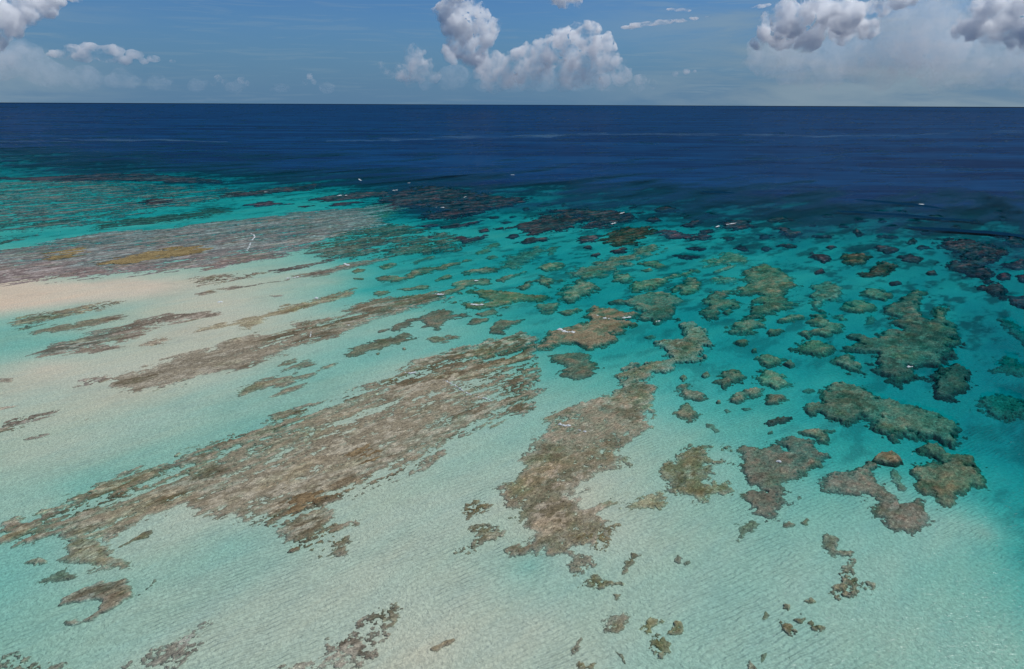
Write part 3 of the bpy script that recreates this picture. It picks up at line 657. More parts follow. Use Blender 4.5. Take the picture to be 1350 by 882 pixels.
reef('coral_outcrop', 'clump', 'J', '640,420 670,405 690,425 665,445', 'small faint head just above the pear-shaped islet', gap=.1)
reef('reef_patch', 'knob', 'J', '625,640 650,590 690,575 755,630 740,665 700,695 650,660', 'diamond-shaped reef islet just below the pear-shaped islet')
reef('coral_outcrop', 'clump', 'J', '770,410 800,390 825,410 790,425', 'small faint head left of the heart-shaped reef', gap=.1)
reef('coral_patch', 'knob', 'J', '1135,690 1170,670 1240,650 1320,640 1310,660 1230,690 1170,710', 'black crumbling coral streak above the tapering tan reef', c=((.03,.026,.022),(.06,.05,.04),(.11,.09,.07)), gap=.15)
reef('coral_outcrop', 'knob', 'J', '1150,740 1190,725 1195,745 1160,755', 'small dark head just below the black crumbling streak', k=.4)
reef('coral_outcrop', 'olive', 'J', '940,210 990,195 1050,200 1040,225 980,230', 'faint round head in the teal channel above the island cluster')
reef('coral_outcrop', 'olive', 'J', '435,185 480,170 510,180 480,200', 'faint head in the bright bay above the hook-armed reef')
reef('coral_outcrop', 'olive', 'J', '895,610 920,600 950,620 920,630', 'faint speck of coral below the leaf-like reef, left of two')
reef('coral_outcrop', 'olive', 'J', '1000,600 1050,590 1080,605 1030,615', 'faint speck of coral below the leaf-like reef, right of two')
reef('coral_patch', 'olive', 'J', '790,690 840,700 890,740 850,750 810,720', 'faint slanting coral smear right of the diamond-shaped islet')
reef('coral_outcrop', 'knob', 'J', '855,565 880,560 885,572 862,575', 'tiny dark head right of the pear-shaped islet', edge=.4)
reef('coral_outcrop', 'olive', 'K', '15,490 70,480 115,495 80,510 30,505', 'faint small patch left of the wide two-part reef')
# -- sunken reefs at the right edge and far middle
reef('drowned_reef', 'dark', 'F', '830,250 900,235 1000,245 1100,270 1200,300 1290,340 1200,330 1120,370 1120,430 1090,480 1000,470 970,420 870,390 950,360 930,310 860,290', 'large purple sickle-shaped reef under water near the right edge', gap=.06, lm='the purple sickle reef')
reef('drowned_reef', 'dark', 'F', '1190,380 1280,360 1350,350 1350,420 1290,410 1220,405', 'dark purple reef cut by the right edge, middle of three', gap=.05)
reef('coral_outcrop', 'dark', 'F', '1160,450 1200,430 1250,440 1240,470 1190,475', 'dark round head right of the purple sickle reef', gap=0)
reef('drowned_reef', 'dark', 'F', '1050,510 1120,490 1220,500 1210,580 1130,560', 'purple drowned reef just below the purple sickle reef', gap=.05)
reef('drowned_reef', 'dark', 'F', '1230,570 1350,560 1350,640 1260,610', 'purple drowned reef at the right edge, lowest of three', gap=.05)
reef('drowned_reef', 'dark', 'F', '1200,240 1260,220 1350,240 1350,285 1240,280', 'purple drowned reef at the right edge, farthest of three', gap=.05)
reef('coral_outcrop', 'dark', 'F', '1280,450 1350,430 1350,490 1300,480', 'dark head cut by the right edge beside the dark round head', gap=0)
reef('reef_patch', 'dark', 'F', '270,330 340,310 430,330 400,370 330,395 290,380', 'dark reddish reef, larger of a pair at the right of the far teal field', gap=.05, c=((0.060,0.050,0.036),(0.095,0.079,0.057),(0.150,0.124,0.090)))
reef('reef_patch', 'dark', 'F', '95,320 180,330 210,350 160,375 100,350', 'dark reddish reef, smaller of a pair in the far teal field', gap=.05)
reef('reef_patch', 'dark', 'F', '460,280 540,270 600,300 540,325 480,305', 'dark oval sunken reef left of the bright teal bay near the right edge', gap=.05)
reef('reef_patch', 'dark', 'F', '590,340 660,320 740,350 700,375 620,365', 'dark sunken reef just below the dark oval one by the teal bay', gap=.1)
reef('reef_patch', 'dark', 'F', '370,440 450,400 500,370 580,385 560,430 480,460 400,460', 'dark lobed sunken reef above the flat brown reef at right', gap=.08, c=((0.060,0.050,0.036),(0.100,0.083,0.060),(0.160,0.133,0.096)))
reef('coral_outcrop', 'dark', 'F', '165,285 200,275 240,285 200,295', 'small dark spot far off above the reddish pair', gap=0)
reef('coral_outcrop', 'dark', 'F', '310,195 350,180 390,200 360,230', 'dark far spot below the rolling swells, left', gap=0)
reef('coral_outcrop', 'dark', 'F', '630,250 680,235 720,250 660,270', 'dark far spot in the teal bay left of the purple sickle reef', gap=0)
reef('coral_outcrop', 'dark', 'F', '750,430 800,420 820,440 770,445', 'small dark head left of the lower end of the sickle reef', gap=0)
reef('coral_outcrop', 'dark', 'F', '100,430 150,410 170,430 120,445', 'small dark head right of the far end of the S-shaped reef', gap=0)
reef('coral_outcrop', 'dark', 'F', '530,490 600,480 620,495 560,505', 'thin dark sunken head above the big horned grey reef', gap=0)
reef('reef_patch', 'dark', 'E', '750,170 850,180 920,210 860,245 800,210', 'dark sunken reef right of the dark reef with a foam fleck', gap=.1)
reef('reef_patch', 'dark', 'E', '700,130 800,110 880,130 760,140', 'dark far streak just under the navy water, right of middle', gap=.1)
reef('drowned_reef', 'olive', 'K', '1050,590 1080,520 1200,500 1350,540 1350,640 1230,655 1130,630', 'dim green drowned reef deep in teal water at the right edge', k=.6, gap=.1, lm='the dim green drowned reef')
reef('drowned_reef', 'olive', 'K', '1140,290 1230,280 1350,340 1350,410 1200,400 1100,340', 'dim green drowned reef right of the round shaggy reef', k=.72)
reef('drowned_reef', 'olive', 'K', '1150,60 1250,80 1350,150 1350,220 1250,170', 'dim slanting drowned reef right of the big horned grey reef', k=.68)
reef('drowned_reef', 'olive', 'C', '900,390 960,340 1060,310 1140,280 1190,310 1100,370 1010,410 930,415', 'dim green drowned reef left of the smooth olive slab', k=.5, gap=.1)
reef('drowned_reef', 'olive', 'C', '770,325 840,285 900,255 930,270 860,310 790,335', 'dim thin drowned reef below the dark two-lobed patch', k=.5)
reef('drowned_reef', 'dark', 'C', '1010,265 1080,235 1180,230 1220,215 1190,250 1080,265', 'dark sliver of drowned reef under the jagged purple reef')
reef('drowned_reef', 'olive', 'C', '1200,290 1270,280 1240,330 1190,340', 'small dim drowned reef beside the olive slab\'s left end', k=.5)
reef('drowned_reef', 'olive', 'C', '830,350 880,330 920,345 870,360', 'tiny dim drowned reef left of the green one by the olive slab', k=.5)
reef('drowned_reef', 'olive', 'C', '270,330 330,300 480,290 560,270 480,310 380,330', 'dim green drowned streak beyond the chain-like reef, larger of two', k=.55)
reef('drowned_reef', 'olive', 'C', '370,380 460,355 550,335 540,350 440,385', 'dim green drowned streak touching the chain-like reef, smaller of two', k=.5)
reef('drowned_reef', 'olive', 'C', '-10,100 100,60 250,20 330,30 250,60 380,80 250,130 100,160 -10,180', 'wide dim green reef shelf beyond the purplish reef flat, upper centre left', k=.55, gap=.3, aniso=5, lm='the dim green reef shelf')
reef('drowned_reef', 'streak', 'C', '80,240 200,200 500,180 400,205 200,240 50,265', 'dim grey streak just below the dim green reef shelf')
reef('reef_patch', 'streak', 'B', '650,330 800,290 1000,250 1200,230 1323,200 1200,260 1000,300 800,330', 'pale grey streaks right of the purplish reef flat', k=.4)
reef('reef_patch', 'streak', 'B', '450,430 600,400 800,360 900,345 850,370 640,420 480,450', 'thin grey streaks between the purplish flat and the thin dark ridge', k=.35)
reef('reef_patch', 'pale', 'B', '-10,480 150,460 400,430 450,440 250,490 50,520', 'thin ledge streaks on pale sand right of the dry sandbank', gap=.55)
reef('reef_patch', 'dark', 'W', '450,400 500,380 540,395 500,410', 'small dark far head right of the foam-flecked black reef', gap=0)
reef('reef_patch', 'dark', 'W', '480,330 620,320 660,345 560,355', 'dark far streak beyond the spindle-shaped reef', gap=.1)
reef('drowned_reef', 'streak', 'px', '-40,242 60,238 160,240 260,246 330,250 300,262 220,275 150,290 80,304 20,318 -40,322', 'wide field of thin slate reef streaks in teal water at far left', k=.22, gap=.74, aniso=9, c=((.12,.115,.115),(.18,.17,.165),(.27,.25,.24)))
reef('drowned_reef', 'streak', 'px', '400,296 480,292 560,300 640,318 600,330 520,338 450,342 400,335', 'field of faint grey green reef streaks between the purplish flat and the chain-like reef', k=.33, gap=.64, aniso=6, c=((.12,.11,.08),(.18,.165,.12),(.26,.24,.185)))

# -- the crowd of small sunken patches that nothing tells apart
rng = np.random.RandomState(12)
taken = np.concatenate([d['pts'] for d in REEFS])
for (x0, x1, y0, y1, n, style, lab, grp) in (
        (880, 1340, 278, 345, 30, 'dark', 'one of the small dim coral patches crowded under the dark belt at far right', 'small sunken patches at far right'),
        (560, 880, 268, 325, 18, 'dark', 'one of the small dim coral patches crowded under the dark reefs at far centre', 'small sunken patches at far centre')):
    made = 0
    for tr in range(900):
        if made == n: break
        x, y = rng.uniform(x0, x1), rng.uniform(y0, y1)
        sc = .5 + (y - 265) / 90
        wx, wy = rng.uniform(7, 17) * sc, rng.uniform(2.0, 4.2) * sc
        if (np.abs(taken - [x, y]) < [wx + 5, wy + 3]).all(1).any(): continue
        th = np.linspace(0, 2 * np.pi, 9)[:-1] + rng.uniform(-.25, .25, 8)
        rr0 = rng.uniform(.65, 1.15, 8)
        P = np.stack([x + wx * rr0 * np.cos(th), y + wy * rr0 * np.sin(th) - .12 * wx * rr0 * np.cos(th) * (1 if x < 900 else -.3)], -1)
        taken = np.concatenate([taken, P])
        reef('coral_outcrop', style, 'px', ' '.join('%.1f,%.1f' % tuple(v) for v in P), lab, group=grp, k=float(rng.uniform(.25, .55)), gap=0)
        made += 1


def build_reef(d):
    st = dict(STYLE[d['style']])
    st.update(d['kw'])
    pts = d['pts']
    pts = pts.mean(0) + (pts - pts.mean(0)) * st.get('spread', 1.0)
    wp = ground(pts[:, 0], pts[:, 1], -0.3)
    cx = wp.mean(0)
    dist = float(np.hypot(*cx))
    sl = math.hypot(dist, CAM_H)
    cell = st.get('cell', max(0.13, sl * 0.00105))
    far = max(1.0, sl / 170.0)
    loc = np.stack([wp @ SU, wp @ SV], -1)
    mar = 1.5 * cell + st['edge'] * 1.2 * min(far, 2.2)
    lo, hi = loc.min(0) - mar, loc.max(0) + mar
    area = np.prod(hi - lo)
    if area / cell ** 2 > 260000:
        cell = math.sqrt(area / 260000)
    s = np.arange(lo[0], hi[0] + cell, cell)
    tt = np.arange(lo[1], hi[1] + cell, cell)
    S, T = np.meshgrid(s, tt, indexing='ij')
    # signed distance to the outline, positive inside
    a = loc
    b = np.roll(loc, -1, 0)
    d2 = np.full(S.shape, 1e18)
    inside = np.zeros(S.shape, bool)
    for (ax, ay), (bx, by) in zip(a, b):
        ex, ey = bx - ax, by - ay
        ll = ex * ex + ey * ey + 1e-9
        u = np.clip(((S - ax) * ex + (T - ay) * ey) / ll, 0, 1)
        d2 = np.minimum(d2, (S - ax - u * ex) ** 2 + (T - ay - u * ey) ** 2)
        cr = (ay > T) != (by > T)
        with np.errstate(divide='ignore', invalid='ignore'):
            xi = ax + (T - ay) * ex / (ey if abs(ey) > 1e-9 else 1e-9)
        inside ^= cr & (S < xi)
    sd = np.sqrt(d2) * np.where(inside, 1, -1)
    an = st['aniso']
    seed = d.get('seed', 3)
    ed = st['edge'] * min(far, 2.2)
    if d.get('size'):
        ed = min(ed, d['size'] * 0.28)
    e = fbm(S / (3.2 * an ** .5 * far ** .5), T / (3.2 / an ** .3 * far ** .5), seed, 5, .62)
    e2 = fbm(S / (.9 * far ** .7), T / (.7 * far ** .7), seed + 57, 4, .7)
    sdn = sd + ed * (e * 1.7 + e2 * .45 - 0.02) + .25 * min(st['w'], d['size'] * .12)
    wdt = st['w'] * far ** .5
    wdt = min(wdt, max(0.5, d.get('size', 99) * 0.3))
    p = sstep(-0.15 * wdt, wdt, sdn)
    Xw, Yw = S * SU[0] + T * SV[0], S * SU[1] + T * SV[1]
    bedz = seabed(Xw, Yw)
    Lb = -bedz * slant(Xw, Yw)
    ltop = np.maximum(Lb * st['k'], 0.0) if 'ltop' not in st else st['ltop']
    topz = -ltop / slant(Xw, Yw)
    topz = np.maximum(topz, bedz + 0.16)
    rise = topz - bedz + 0.06
    n1 = fbm(S / (2.2 * an ** .5 * far ** .6), T / (2.2 / an ** .35 * far ** .6), seed + 71, 5, .62)
    n2 = fbm(S / (9 * an ** .5 * far ** .5), T / (9 / an ** .5 * far ** .5), seed + 131, 4, .55)
    relief = np.minimum(st['rel'], rise * 0.55)
    h = bedz - 0.06 + rise * p + relief * n1 * p
    # the growth thins out towards the rim
    thin = sstep(-.25, .25, sdn / (st.get('fringe', 2.2) * wdt * min(1.0, max(.3, d['size'] / 9.0))) - .02 + e2 * .9 + e * .35)
    h = h * thin + (bedz - 0.2) * (1 - thin)
    if st['gap'] > 0:
        fl = st.get('fleck', 0.25)
        g = -(n2 * .5 + n1 * .4) * (1 - fl) - e2 * fl + .35 * (1 - p) * st.get('frag', 1.0)
        thr = np.quantile(g[sd > 0], 1 - st['gap']) if (sd > 0).any() else 9
        q = sstep(thr - .06, thr + .16, g)
        h = h * (1 - q) + (bedz - 0.25) * q
    hit = h > bedz - 0.03
    kp = hit[:-1, :-1] | hit[1:, :-1] | hit[1:, 1:] | hit[:-1, 1:]
    if kp.sum() < 4:
        print('tiny', d['name'], d['label'])
        kp[:] = True
    # colours
    hue = 1 + (np.array([_hash(np.array([seed]), np.array([j]), 9)[0] for j in range(3)]) - .5) * np.array([.06, .04, .16])
    hue = hue * (1 + (_hash(np.array([seed]), np.array([7]), 9)[0] - .5) * .3)
    c0, c1, c2 = (np.array(c) * hue for c in st['c'])
    n3 = fbm(S / (5 * an ** .5 * far ** .4), T / (5 / an ** .4 * far ** .4), seed + 211, 5, .6)
    n4 = fbm(S / (1.9 * an ** .2 * far ** .4), T / (1.5 * far ** .4), seed + 301, 4, .65)
    f1 = sstep(-.28, .25, n3 + .4 * n4)[..., None]
    f2 = sstep(.05, .42, n4 * .7 + n2 * .55)[..., None] * st.get('sed', .8)
    col = c0 * (1 - f1) + c1 * f1
    col = col * (1 - f2) + c2 * f2
    red = sstep(.1, .5, fbm(S / 14, T / 7, seed + 401, 4))[..., None] * st.get('red', .35)
    col = col * (1 - red) + col * np.array([1.14, .97, .78]) * red
    dust = (1 - sstep(-.2 * wdt, 2.6 * wdt, sdn + wdt * n4))[..., None] * st.get('dust', 0.0)   # sand lies thin over the skirts
    col = col * (1 - dust) + np.array([.43, .395, .315]) * dust
    olv = sstep(.12, .5, fbm(S / 9, T / 6, seed + 451, 4))[..., None] * st.get('olv', .4)
    col = col * (1 - olv) + col * np.array([.82, .92, .66]) * olv
    rim = (1 - sstep(0, 1.6 * wdt, sdn))[..., None] * st.get('rim', 0.0)      # shade of the ledges, painted into the colour along the rim
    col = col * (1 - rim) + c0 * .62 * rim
    mat = MAT_FARREEF if sl > 330 else MAT_REEF
    V = np.stack([Xw, Yw, h], -1)
    rimcell = None
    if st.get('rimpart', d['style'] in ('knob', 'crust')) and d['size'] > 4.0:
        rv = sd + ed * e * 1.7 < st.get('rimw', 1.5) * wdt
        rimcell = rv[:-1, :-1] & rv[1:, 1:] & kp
    crust = None
    if rimcell is not None and d['size'] > 6.0:
        # one spread of pale sediment lies on the broadest part of the top
        ci = np.unravel_index(np.argmax(np.where(h > bedz, sd, -9)), sd.shape)
        rad = d['size'] * .55
        fc = rad * (1 + .9 * n3) - np.hypot((S - S[ci]) / an ** .55, T - T[ci])
        crust = (fc[:-1, :-1] > 0) & kp & ~rimcell
        pale = sstep(-rad * .15, rad * .3, fc)[..., None] * .45
        col = col * (1 - pale) + (c2 * .75 + col * .25) * pale
    body = kp if rimcell is None else kp & ~rimcell
    if crust is not None:
        body = body & ~crust
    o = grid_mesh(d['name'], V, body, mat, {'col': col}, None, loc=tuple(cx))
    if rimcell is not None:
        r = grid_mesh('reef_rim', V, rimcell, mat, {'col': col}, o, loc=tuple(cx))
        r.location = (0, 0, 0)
        if crust is not None and crust.any():
            r = grid_mesh('sediment_crust', V, crust, mat, {'col': col}, o, loc=tuple(cx))
            r.location = (0, 0, 0)
    # open the surface sheet above it
    if st.get('hole', True):
        qs, qt = X * SU[0] + Y * SU[1], X * SV[0] + Y * SV[1]
        fi, fj = (qs - lo[0]) / cell, (qt - lo[1]) / cell
        ok = (fi >= 0) & (fj >= 0) & (fi < len(s) - 1) & (fj < len(tt) - 1)
        hv = (h > bedz)[fi[ok].astype(int), fj[ok].astype(int)]
        HOLE[ok] = np.maximum(HOLE[ok], hv)
    return o


for i, d in enumerate(REEFS):
    d['seed'] = 1000 + 37 * i
    wp = ground(d['pts'][:, 0], d['pts'][:, 1])
    q = np.stack([wp @ SU, wp @ SV], -1)
    b = np.roll(q, -1, 0)
    ar = abs((q[:, 0] * b[:, 1] - q[:, 1] * b[:, 0]).sum()) / 2
    per = np.linalg.norm(q - b, axis=1).sum()
    d['size'] = 2 * ar / per * 1.6
    o = build_reef(d)
    tag(o, d['label'], d['cat'], d['group'], 'thing')
    d['obj'] = o

# ------------------------------------------------------------------ weed beds: parts of the flats they grow on
def weed(parent, crop, pts, name, cols, label=None, seed=5, gap=.12, lift=.12):
    p = outline(crop, pts)
    wp = ground(p[:, 0], p[:, 1], -0.2)
    loc = np.stack([wp @ SU, wp @ SV], -1)
    cell = math.hypot(float(np.hypot(*wp.mean(0))), CAM_H) * .0013
    lo, hi = loc.min(0) - 3, loc.max(0) + 3
    s, tt = np.arange(lo[0], hi[0], cell), np.arange(lo[1], hi[1], cell)
    S, T = np.meshgrid(s, tt, indexing='ij')
    c = loc.mean(0)
    d2 = np.full(S.shape, 1e18)
    inside = np.zeros(S.shape, bool)
    for (ax, ay), (bx, by) in zip(loc, np.roll(loc, -1, 0)):
        ex, ey = bx - ax, by - ay
        u = np.clip(((S - ax) * ex + (T - ay) * ey) / (ex * ex + ey * ey + 1e-9), 0, 1)
        d2 = np.minimum(d2, (S - ax - u * ex) ** 2 + (T - ay - u * ey) ** 2)
        inside ^= ((ay > T) != (by > T)) & (S < ax + (T - ay) * ex / (ey if abs(ey) > 1e-9 else 1e-9))
    sd = np.sqrt(d2) * np.where(inside, 1, -1)
    k = cell / .2
    n = fbm(S / (9 * k ** .5), T / (2.2 * k ** .5), seed, 5, .65)
    f = sd + (6 if k < 1.6 else 11) * n * min(1.0, k)
    Xw, Yw = S * SU[0] + T * SV[0], S * SU[1] + T * SV[1]
    topz = np.minimum(-.02, seabed(Xw, Yw) * .22) + .10
    h = topz - .3 + (.3 + lift) * sstep(-.3, 1.8, f) * (1 - sstep(.18, .4, -n) * (gap > 0))
    hit = f > 0
    kp = hit[:-1, :-1] & hit[1:, 1:]
    f1 = sstep(-.35, .35, fbm(S / 4, T / 1.2, seed + 9, 4, .65))[..., None]
    col = np.array(cols[0]) * (1 - f1) + np.array(cols[1]) * f1
    ctr = parent.location
    o = grid_mesh(name, np.stack([Xw, Yw, h], -1), kp, MAT_REEF, {'col': col}, parent, loc=(ctr.x, ctr.y))
    o.location = (0, 0, 0)
    if label: o['label'] = label
    return o


by_label = {d['label']: d['obj'] for d in REEFS}
PURPLE = next(d['obj'] for d in REEFS if d['kw'].get('lm') == 'the purplish reef flat')
HUGE = next(d['obj'] for d in REEFS if d['kw'].get('lm') == 'the huge streaky reef flat')
OCHRE = ((.165, .125, .060), (.27, .205, .10))
weed(PURPLE, 'A', '245,345 330,320 450,295 530,295 510,320 400,350 300,362', 'weed_bed', OCHRE, 'small ochre weed bed', 31)
weed(PURPLE, 'A', '560,380 700,350 850,325 1000,295 1150,285 1230,295 1180,320 1000,345 850,370 700,395 600,395', 'weed_bed', OCHRE, 'long ochre weed bed', 47)
weed(HUGE, 'M', '880,190 960,130 1050,110 1120,150 1050,200 960,215', 'algae_crust', ((.155, .11, .06), (.25, .185, .105)), 'orange brown algae crust', 53)
weed(HUGE, 'M', '560,440 620,400 720,400 800,410 760,450 660,470 610,490', 'algae_crust', ((.155, .11, .06), (.25, .18, .10)), 'orange brown algae crust', 59)

# ------------------------------------------------------------------ breakers and foam
m, t = new_mat('sea_foam')
pos = t.node('ShaderNodeNewGeometry').outputs['Position']
nf = t.noise(pos, 2.5, 4.0, .6)
fo = t.node('ShaderNodeBsdfDiffuse', {'Color': t.mixc(nf, (.45, .49, .49, 1), (.72, .75, .75, 1))})
finish(t, fo.outputs[0])
MAT_FOAM = m


def foam(pts, wpx, label, name='whitecap', cat='foam', group='white flecks of breaking water', dens=.50, hgt=.25):
    """Froth along a short line drawn on the photograph, wpx wide."""
    p = ground(*np.array(pts, float).T)
    c = p.mean(0)
    sl = math.hypot(float(np.hypot(*c)), CAM_H)
    wid = wpx * sl / FPX * 1.1
    ln = np.linalg.norm(np.diff(p, axis=0), axis=1).sum()
    cell = max(sl * .0011, .15) * .8
    lo, hi = p.min(0) - wid * 1.5, p.max(0) + wid * 1.5
    xs, ys = np.arange(lo[0], hi[0] + cell, cell), np.arange(lo[1], hi[1] + cell, cell)
    Xw, Yw = np.meshgrid(xs, ys, indexing='ij')
    d = np.full(Xw.shape, 1e9)
    for a, b in zip(p[:-1], p[1:]):
        e = b - a
        u = np.clip(((Xw - a[0]) * e[0] + (Yw - a[1]) * e[1]) / (e @ e + 1e-9), 0, 1)
        d = np.minimum(d, np.hypot(Xw - a[0] - u * e[0], Yw - a[1] - u * e[1]))
    sd_ = int(abs(c[0] * 13 + c[1] * 7)) % 5000
    sc = max(cell * 5, .6)
    n = fbm(Xw / sc, Yw / sc, sd_, 4, .65)
    f = (1 - d / wid) + n * 1.7 - dens
    h = np.where(f > 0, .10 + hgt * sstep(0, 1, f) * (.7 + n), -.05)
    hit = f > 0
    kp = hit[:-1, :-1] | hit[1:, 1:]
    if not kp.any():
        kp[kp.shape[0] // 2, kp.shape[1] // 2] = True
    o = grid_mesh(name, np.stack([Xw, Yw, h], -1), kp, MAT_FOAM, loc=tuple(c))
    return tag(o, label, cat, group, 'thing')


for a in [
    ([(446, 258), (450, 257), (456, 257.5)], 1.6, 'brightest white breaker in the navy band at upper left of centre'),
    ([(519, 251), (523, 250.5)], 1.2, 'small whitecap right of the brightest white breaker'),
    ([(538, 241), (545, 241.5)], 1.0, 'thin double whitecap far out above the broad drowned reef'),
    ([(349, 253), (352, 253)], 1.0, 'tiny whitecap left of the brightest white breaker'),
    ([(312, 230), (315, 230)], .9, 'farthest tiny whitecap at upper left'),
    ([(473, 236), (476, 238)], .9, 'tiny whitecap pair of specks above the brightest breaker'),
    ([(674, 230.5), (679, 230.5)], 1.1, 'whitecap alone in navy water at top centre'),
    ([(569, 273.5), (576, 273), (584, 273.5)], 1.0, 'long thin white breaker on the broad drowned reef'),
    ([(612, 260), (615, 259)], .7, 'faint white fleck right of the long thin breaker'),
    ([(816, 282), (823, 280)], 1.0, 'white flecks on the foam-flecked black reef, farther of two', ),
    ([(806, 295.5), (811, 294)], 1.0, 'white flecks on the foam-flecked black reef, nearer of two'),
    ([(944, 299), (948, 298)], 1.0, 'white fleck at the left end of the rounded dark reef'),
    ([(958, 296), (970, 294)], .8, 'thin foam along the top of the rounded dark reef'),
    ([(1211, 269.5), (1219, 269.3)], 1.2, 'white crest on the farthest rolling swell at right'),
    ([(738, 434), (746, 437), (755, 438)], 3.0, 'wash of white foam on the left corner of the tan rock platform'),
    ([(796, 419), (803, 420)], 1.3, 'small foam patch at the far edge of the tan rock platform'),
    ([(782, 415), (788, 416)], 1.2, 'foam fleck on the upper left rim of the tan rock platform'),
    ([(822, 419), (832, 418)], 1.5, 'pale foam in the gap right of the tan rock platform'),
    ([(866, 424), (870, 423)], .9, 'foam fleck on the front of the terraced reef'),
    ([(454, 347), (457, 349), (460, 350)], 1.5, 'gull-shaped splash of foam at the end of the thin dark ridge'),
    ([(627, 370), (631, 370)], 1.2, 'foam fleck on the zigzag reef'),
    ([(622, 401), (630, 402), (637, 401.5)], 1.8, 'bright foam on the front lip of the reddish arrowhead reef'),
    ([(571, 387), (578, 388), (587, 388)], 1.2, 'broken foam line at the upper end of the long dark streak'),
    ([(456, 428), (460, 428.5)], 1.3, 'white foam dab on the lower part of the long dark streak'),
    ([(330, 308), (334, 309), (336, 312), (331, 318), (328, 326), (325, 331)], .28, 'crooked trail of foam on the purplish reef flat'),
    ([(416, 393), (419, 393.3)], 1.2, 'white fleck on the narrow streak'),
    ([(378, 367), (388, 366), (393, 365)], .9, 'thin foam flecks on the thin dark reef ridge'),
    ([(289, 398), (292, 398)], 1.2, 'white fleck alone over pale sand right of the sandbank'),
    ([(409, 444), (410, 438)], .5, 'short upright foam streak on the long dark reef streak'),
    ([(534, 491), (541, 492), (548, 491)], 1.0, 'white foam on the dark knob at the far edge of the huge streaky flat'),
    ([(585, 501), (600, 508), (612, 516), (625, 522), (640, 525), (650, 529)], .38, 'long thin foam line crossing the huge streaky flat'),
    ([(737, 559), (745, 561), (752, 561)], 1.4, 'curled white foam at the left rim of the hook-armed reef'),
    ([(763, 566), (768, 568), (772, 569)], 1.0, 'small foam streak right of the curled foam'),
    ([(1197, 483.5), (1203, 483)], 1.2, 'white fleck on the front horn of the big horned grey reef'),
    ([(1024, 608), (1029, 608.5)], 1.1, 'white fleck on the tapering tan reef'),
]:
    foam(*a)

m, t = new_mat('swell_water')
pos = t.node('ShaderNodeNewGeometry').outputs['Position']
nz = t.noise(t.mapping(pos, (.05, .3, 1)), 1.0, 4.0, .6)
df = t.node('ShaderNodeBsdfDiffuse', {'Color': t.mixc(nz, (.001, .016, .038, 1), (.003, .036, .078, 1))})
gg = t.node('ShaderNodeBsdfGlossy', {'Roughness': .2})
finish(t, t.node('ShaderNodeMixShader', {0: .012, 1: df.outputs[0], 2: gg.outputs[0]}).outputs[0])
MAT_SWELL = m

# rolling swells near the reef edge, and pale slicks far out
def swell(p0, p1, height, width, label):
    a, b = ground(*p0), ground(*p1)
    e = b - a
    ln = np.linalg.norm(e)
    e = e / ln
    nrm = np.array([-e[1], e[0]])
    u = np.arange(0, ln, 2.0)
    v = np.arange(-width * 1.6, width, .5)
    U, V = np.meshgrid(u, v, indexing='ij')
    tap = np.sin(np.pi * U / ln) ** .7 * (.75 + .5 * fbm(U / 25, U * 0, 8, 3))
    wob = fbm(U / 40, U * 0 + 3, 4, 3) * width * .8
    q = (V - wob) / width
    prof = np.where(q < 0, sstep(-.8, 0, q), 1 - sstep(0, .9, q))
    h = height * tap * prof - .06
    Xw, Yw = a[0] + e[0] * U + nrm[0] * V, a[1] + e[1] * U + nrm[1] * V
    hit = h > .03
    kp = hit[:-1, :-1] | hit[1:, 1:]
    c = (a + b) / 2
    o = grid_mesh('rolling_swell', np.stack([Xw, Yw, h], -1), kp, MAT_SWELL, loc=tuple(c))
    return tag(o, label, 'wave', 'swells rolling in over the reef edge', 'thing')


swell((1100, 277), (1290, 291), 1.0, 8, 'dark rolling swell at right, middle one of three near the reef edge')
swell((1195, 298), (1390, 314), 1.2, 8, 'nearest dark rolling swell, running out of the right edge')
swell((1130, 262), (1250, 275), 1.0, 9, 'farthest dark rolling swell of three, carrying a white crest')
swell((925, 252), (970, 254), 1.0, 8, 'short dark swell alone in navy water right of centre')

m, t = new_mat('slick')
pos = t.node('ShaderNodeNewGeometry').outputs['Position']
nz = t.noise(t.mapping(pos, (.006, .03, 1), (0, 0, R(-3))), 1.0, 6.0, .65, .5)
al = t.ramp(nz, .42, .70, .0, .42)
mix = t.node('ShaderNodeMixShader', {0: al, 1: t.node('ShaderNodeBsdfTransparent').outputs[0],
                                     2: t.node('ShaderNodeBsdfDiffuse', {'Color': (.13, .27, .42, 1)}).outputs[0]})  # pale blue paints in the sky mirrored by calm water, with thin foam
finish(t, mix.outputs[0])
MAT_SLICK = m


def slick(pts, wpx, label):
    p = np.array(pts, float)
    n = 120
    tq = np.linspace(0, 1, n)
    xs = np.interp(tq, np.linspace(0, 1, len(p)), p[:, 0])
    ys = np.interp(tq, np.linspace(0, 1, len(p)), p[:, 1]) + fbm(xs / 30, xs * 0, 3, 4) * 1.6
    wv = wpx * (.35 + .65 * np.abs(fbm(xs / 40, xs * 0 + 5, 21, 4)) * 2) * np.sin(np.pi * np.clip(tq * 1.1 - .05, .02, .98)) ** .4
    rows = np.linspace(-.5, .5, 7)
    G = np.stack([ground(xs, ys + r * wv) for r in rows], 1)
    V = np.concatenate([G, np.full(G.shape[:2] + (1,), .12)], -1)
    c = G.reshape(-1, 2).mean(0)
    o = grid_mesh('foam_sheen_slick', V, np.ones((n - 1, 6), bool), MAT_SLICK, loc=tuple(c))
    return tag(o, label, 'foam slick', 'pale slicks on the open sea', 'thing')


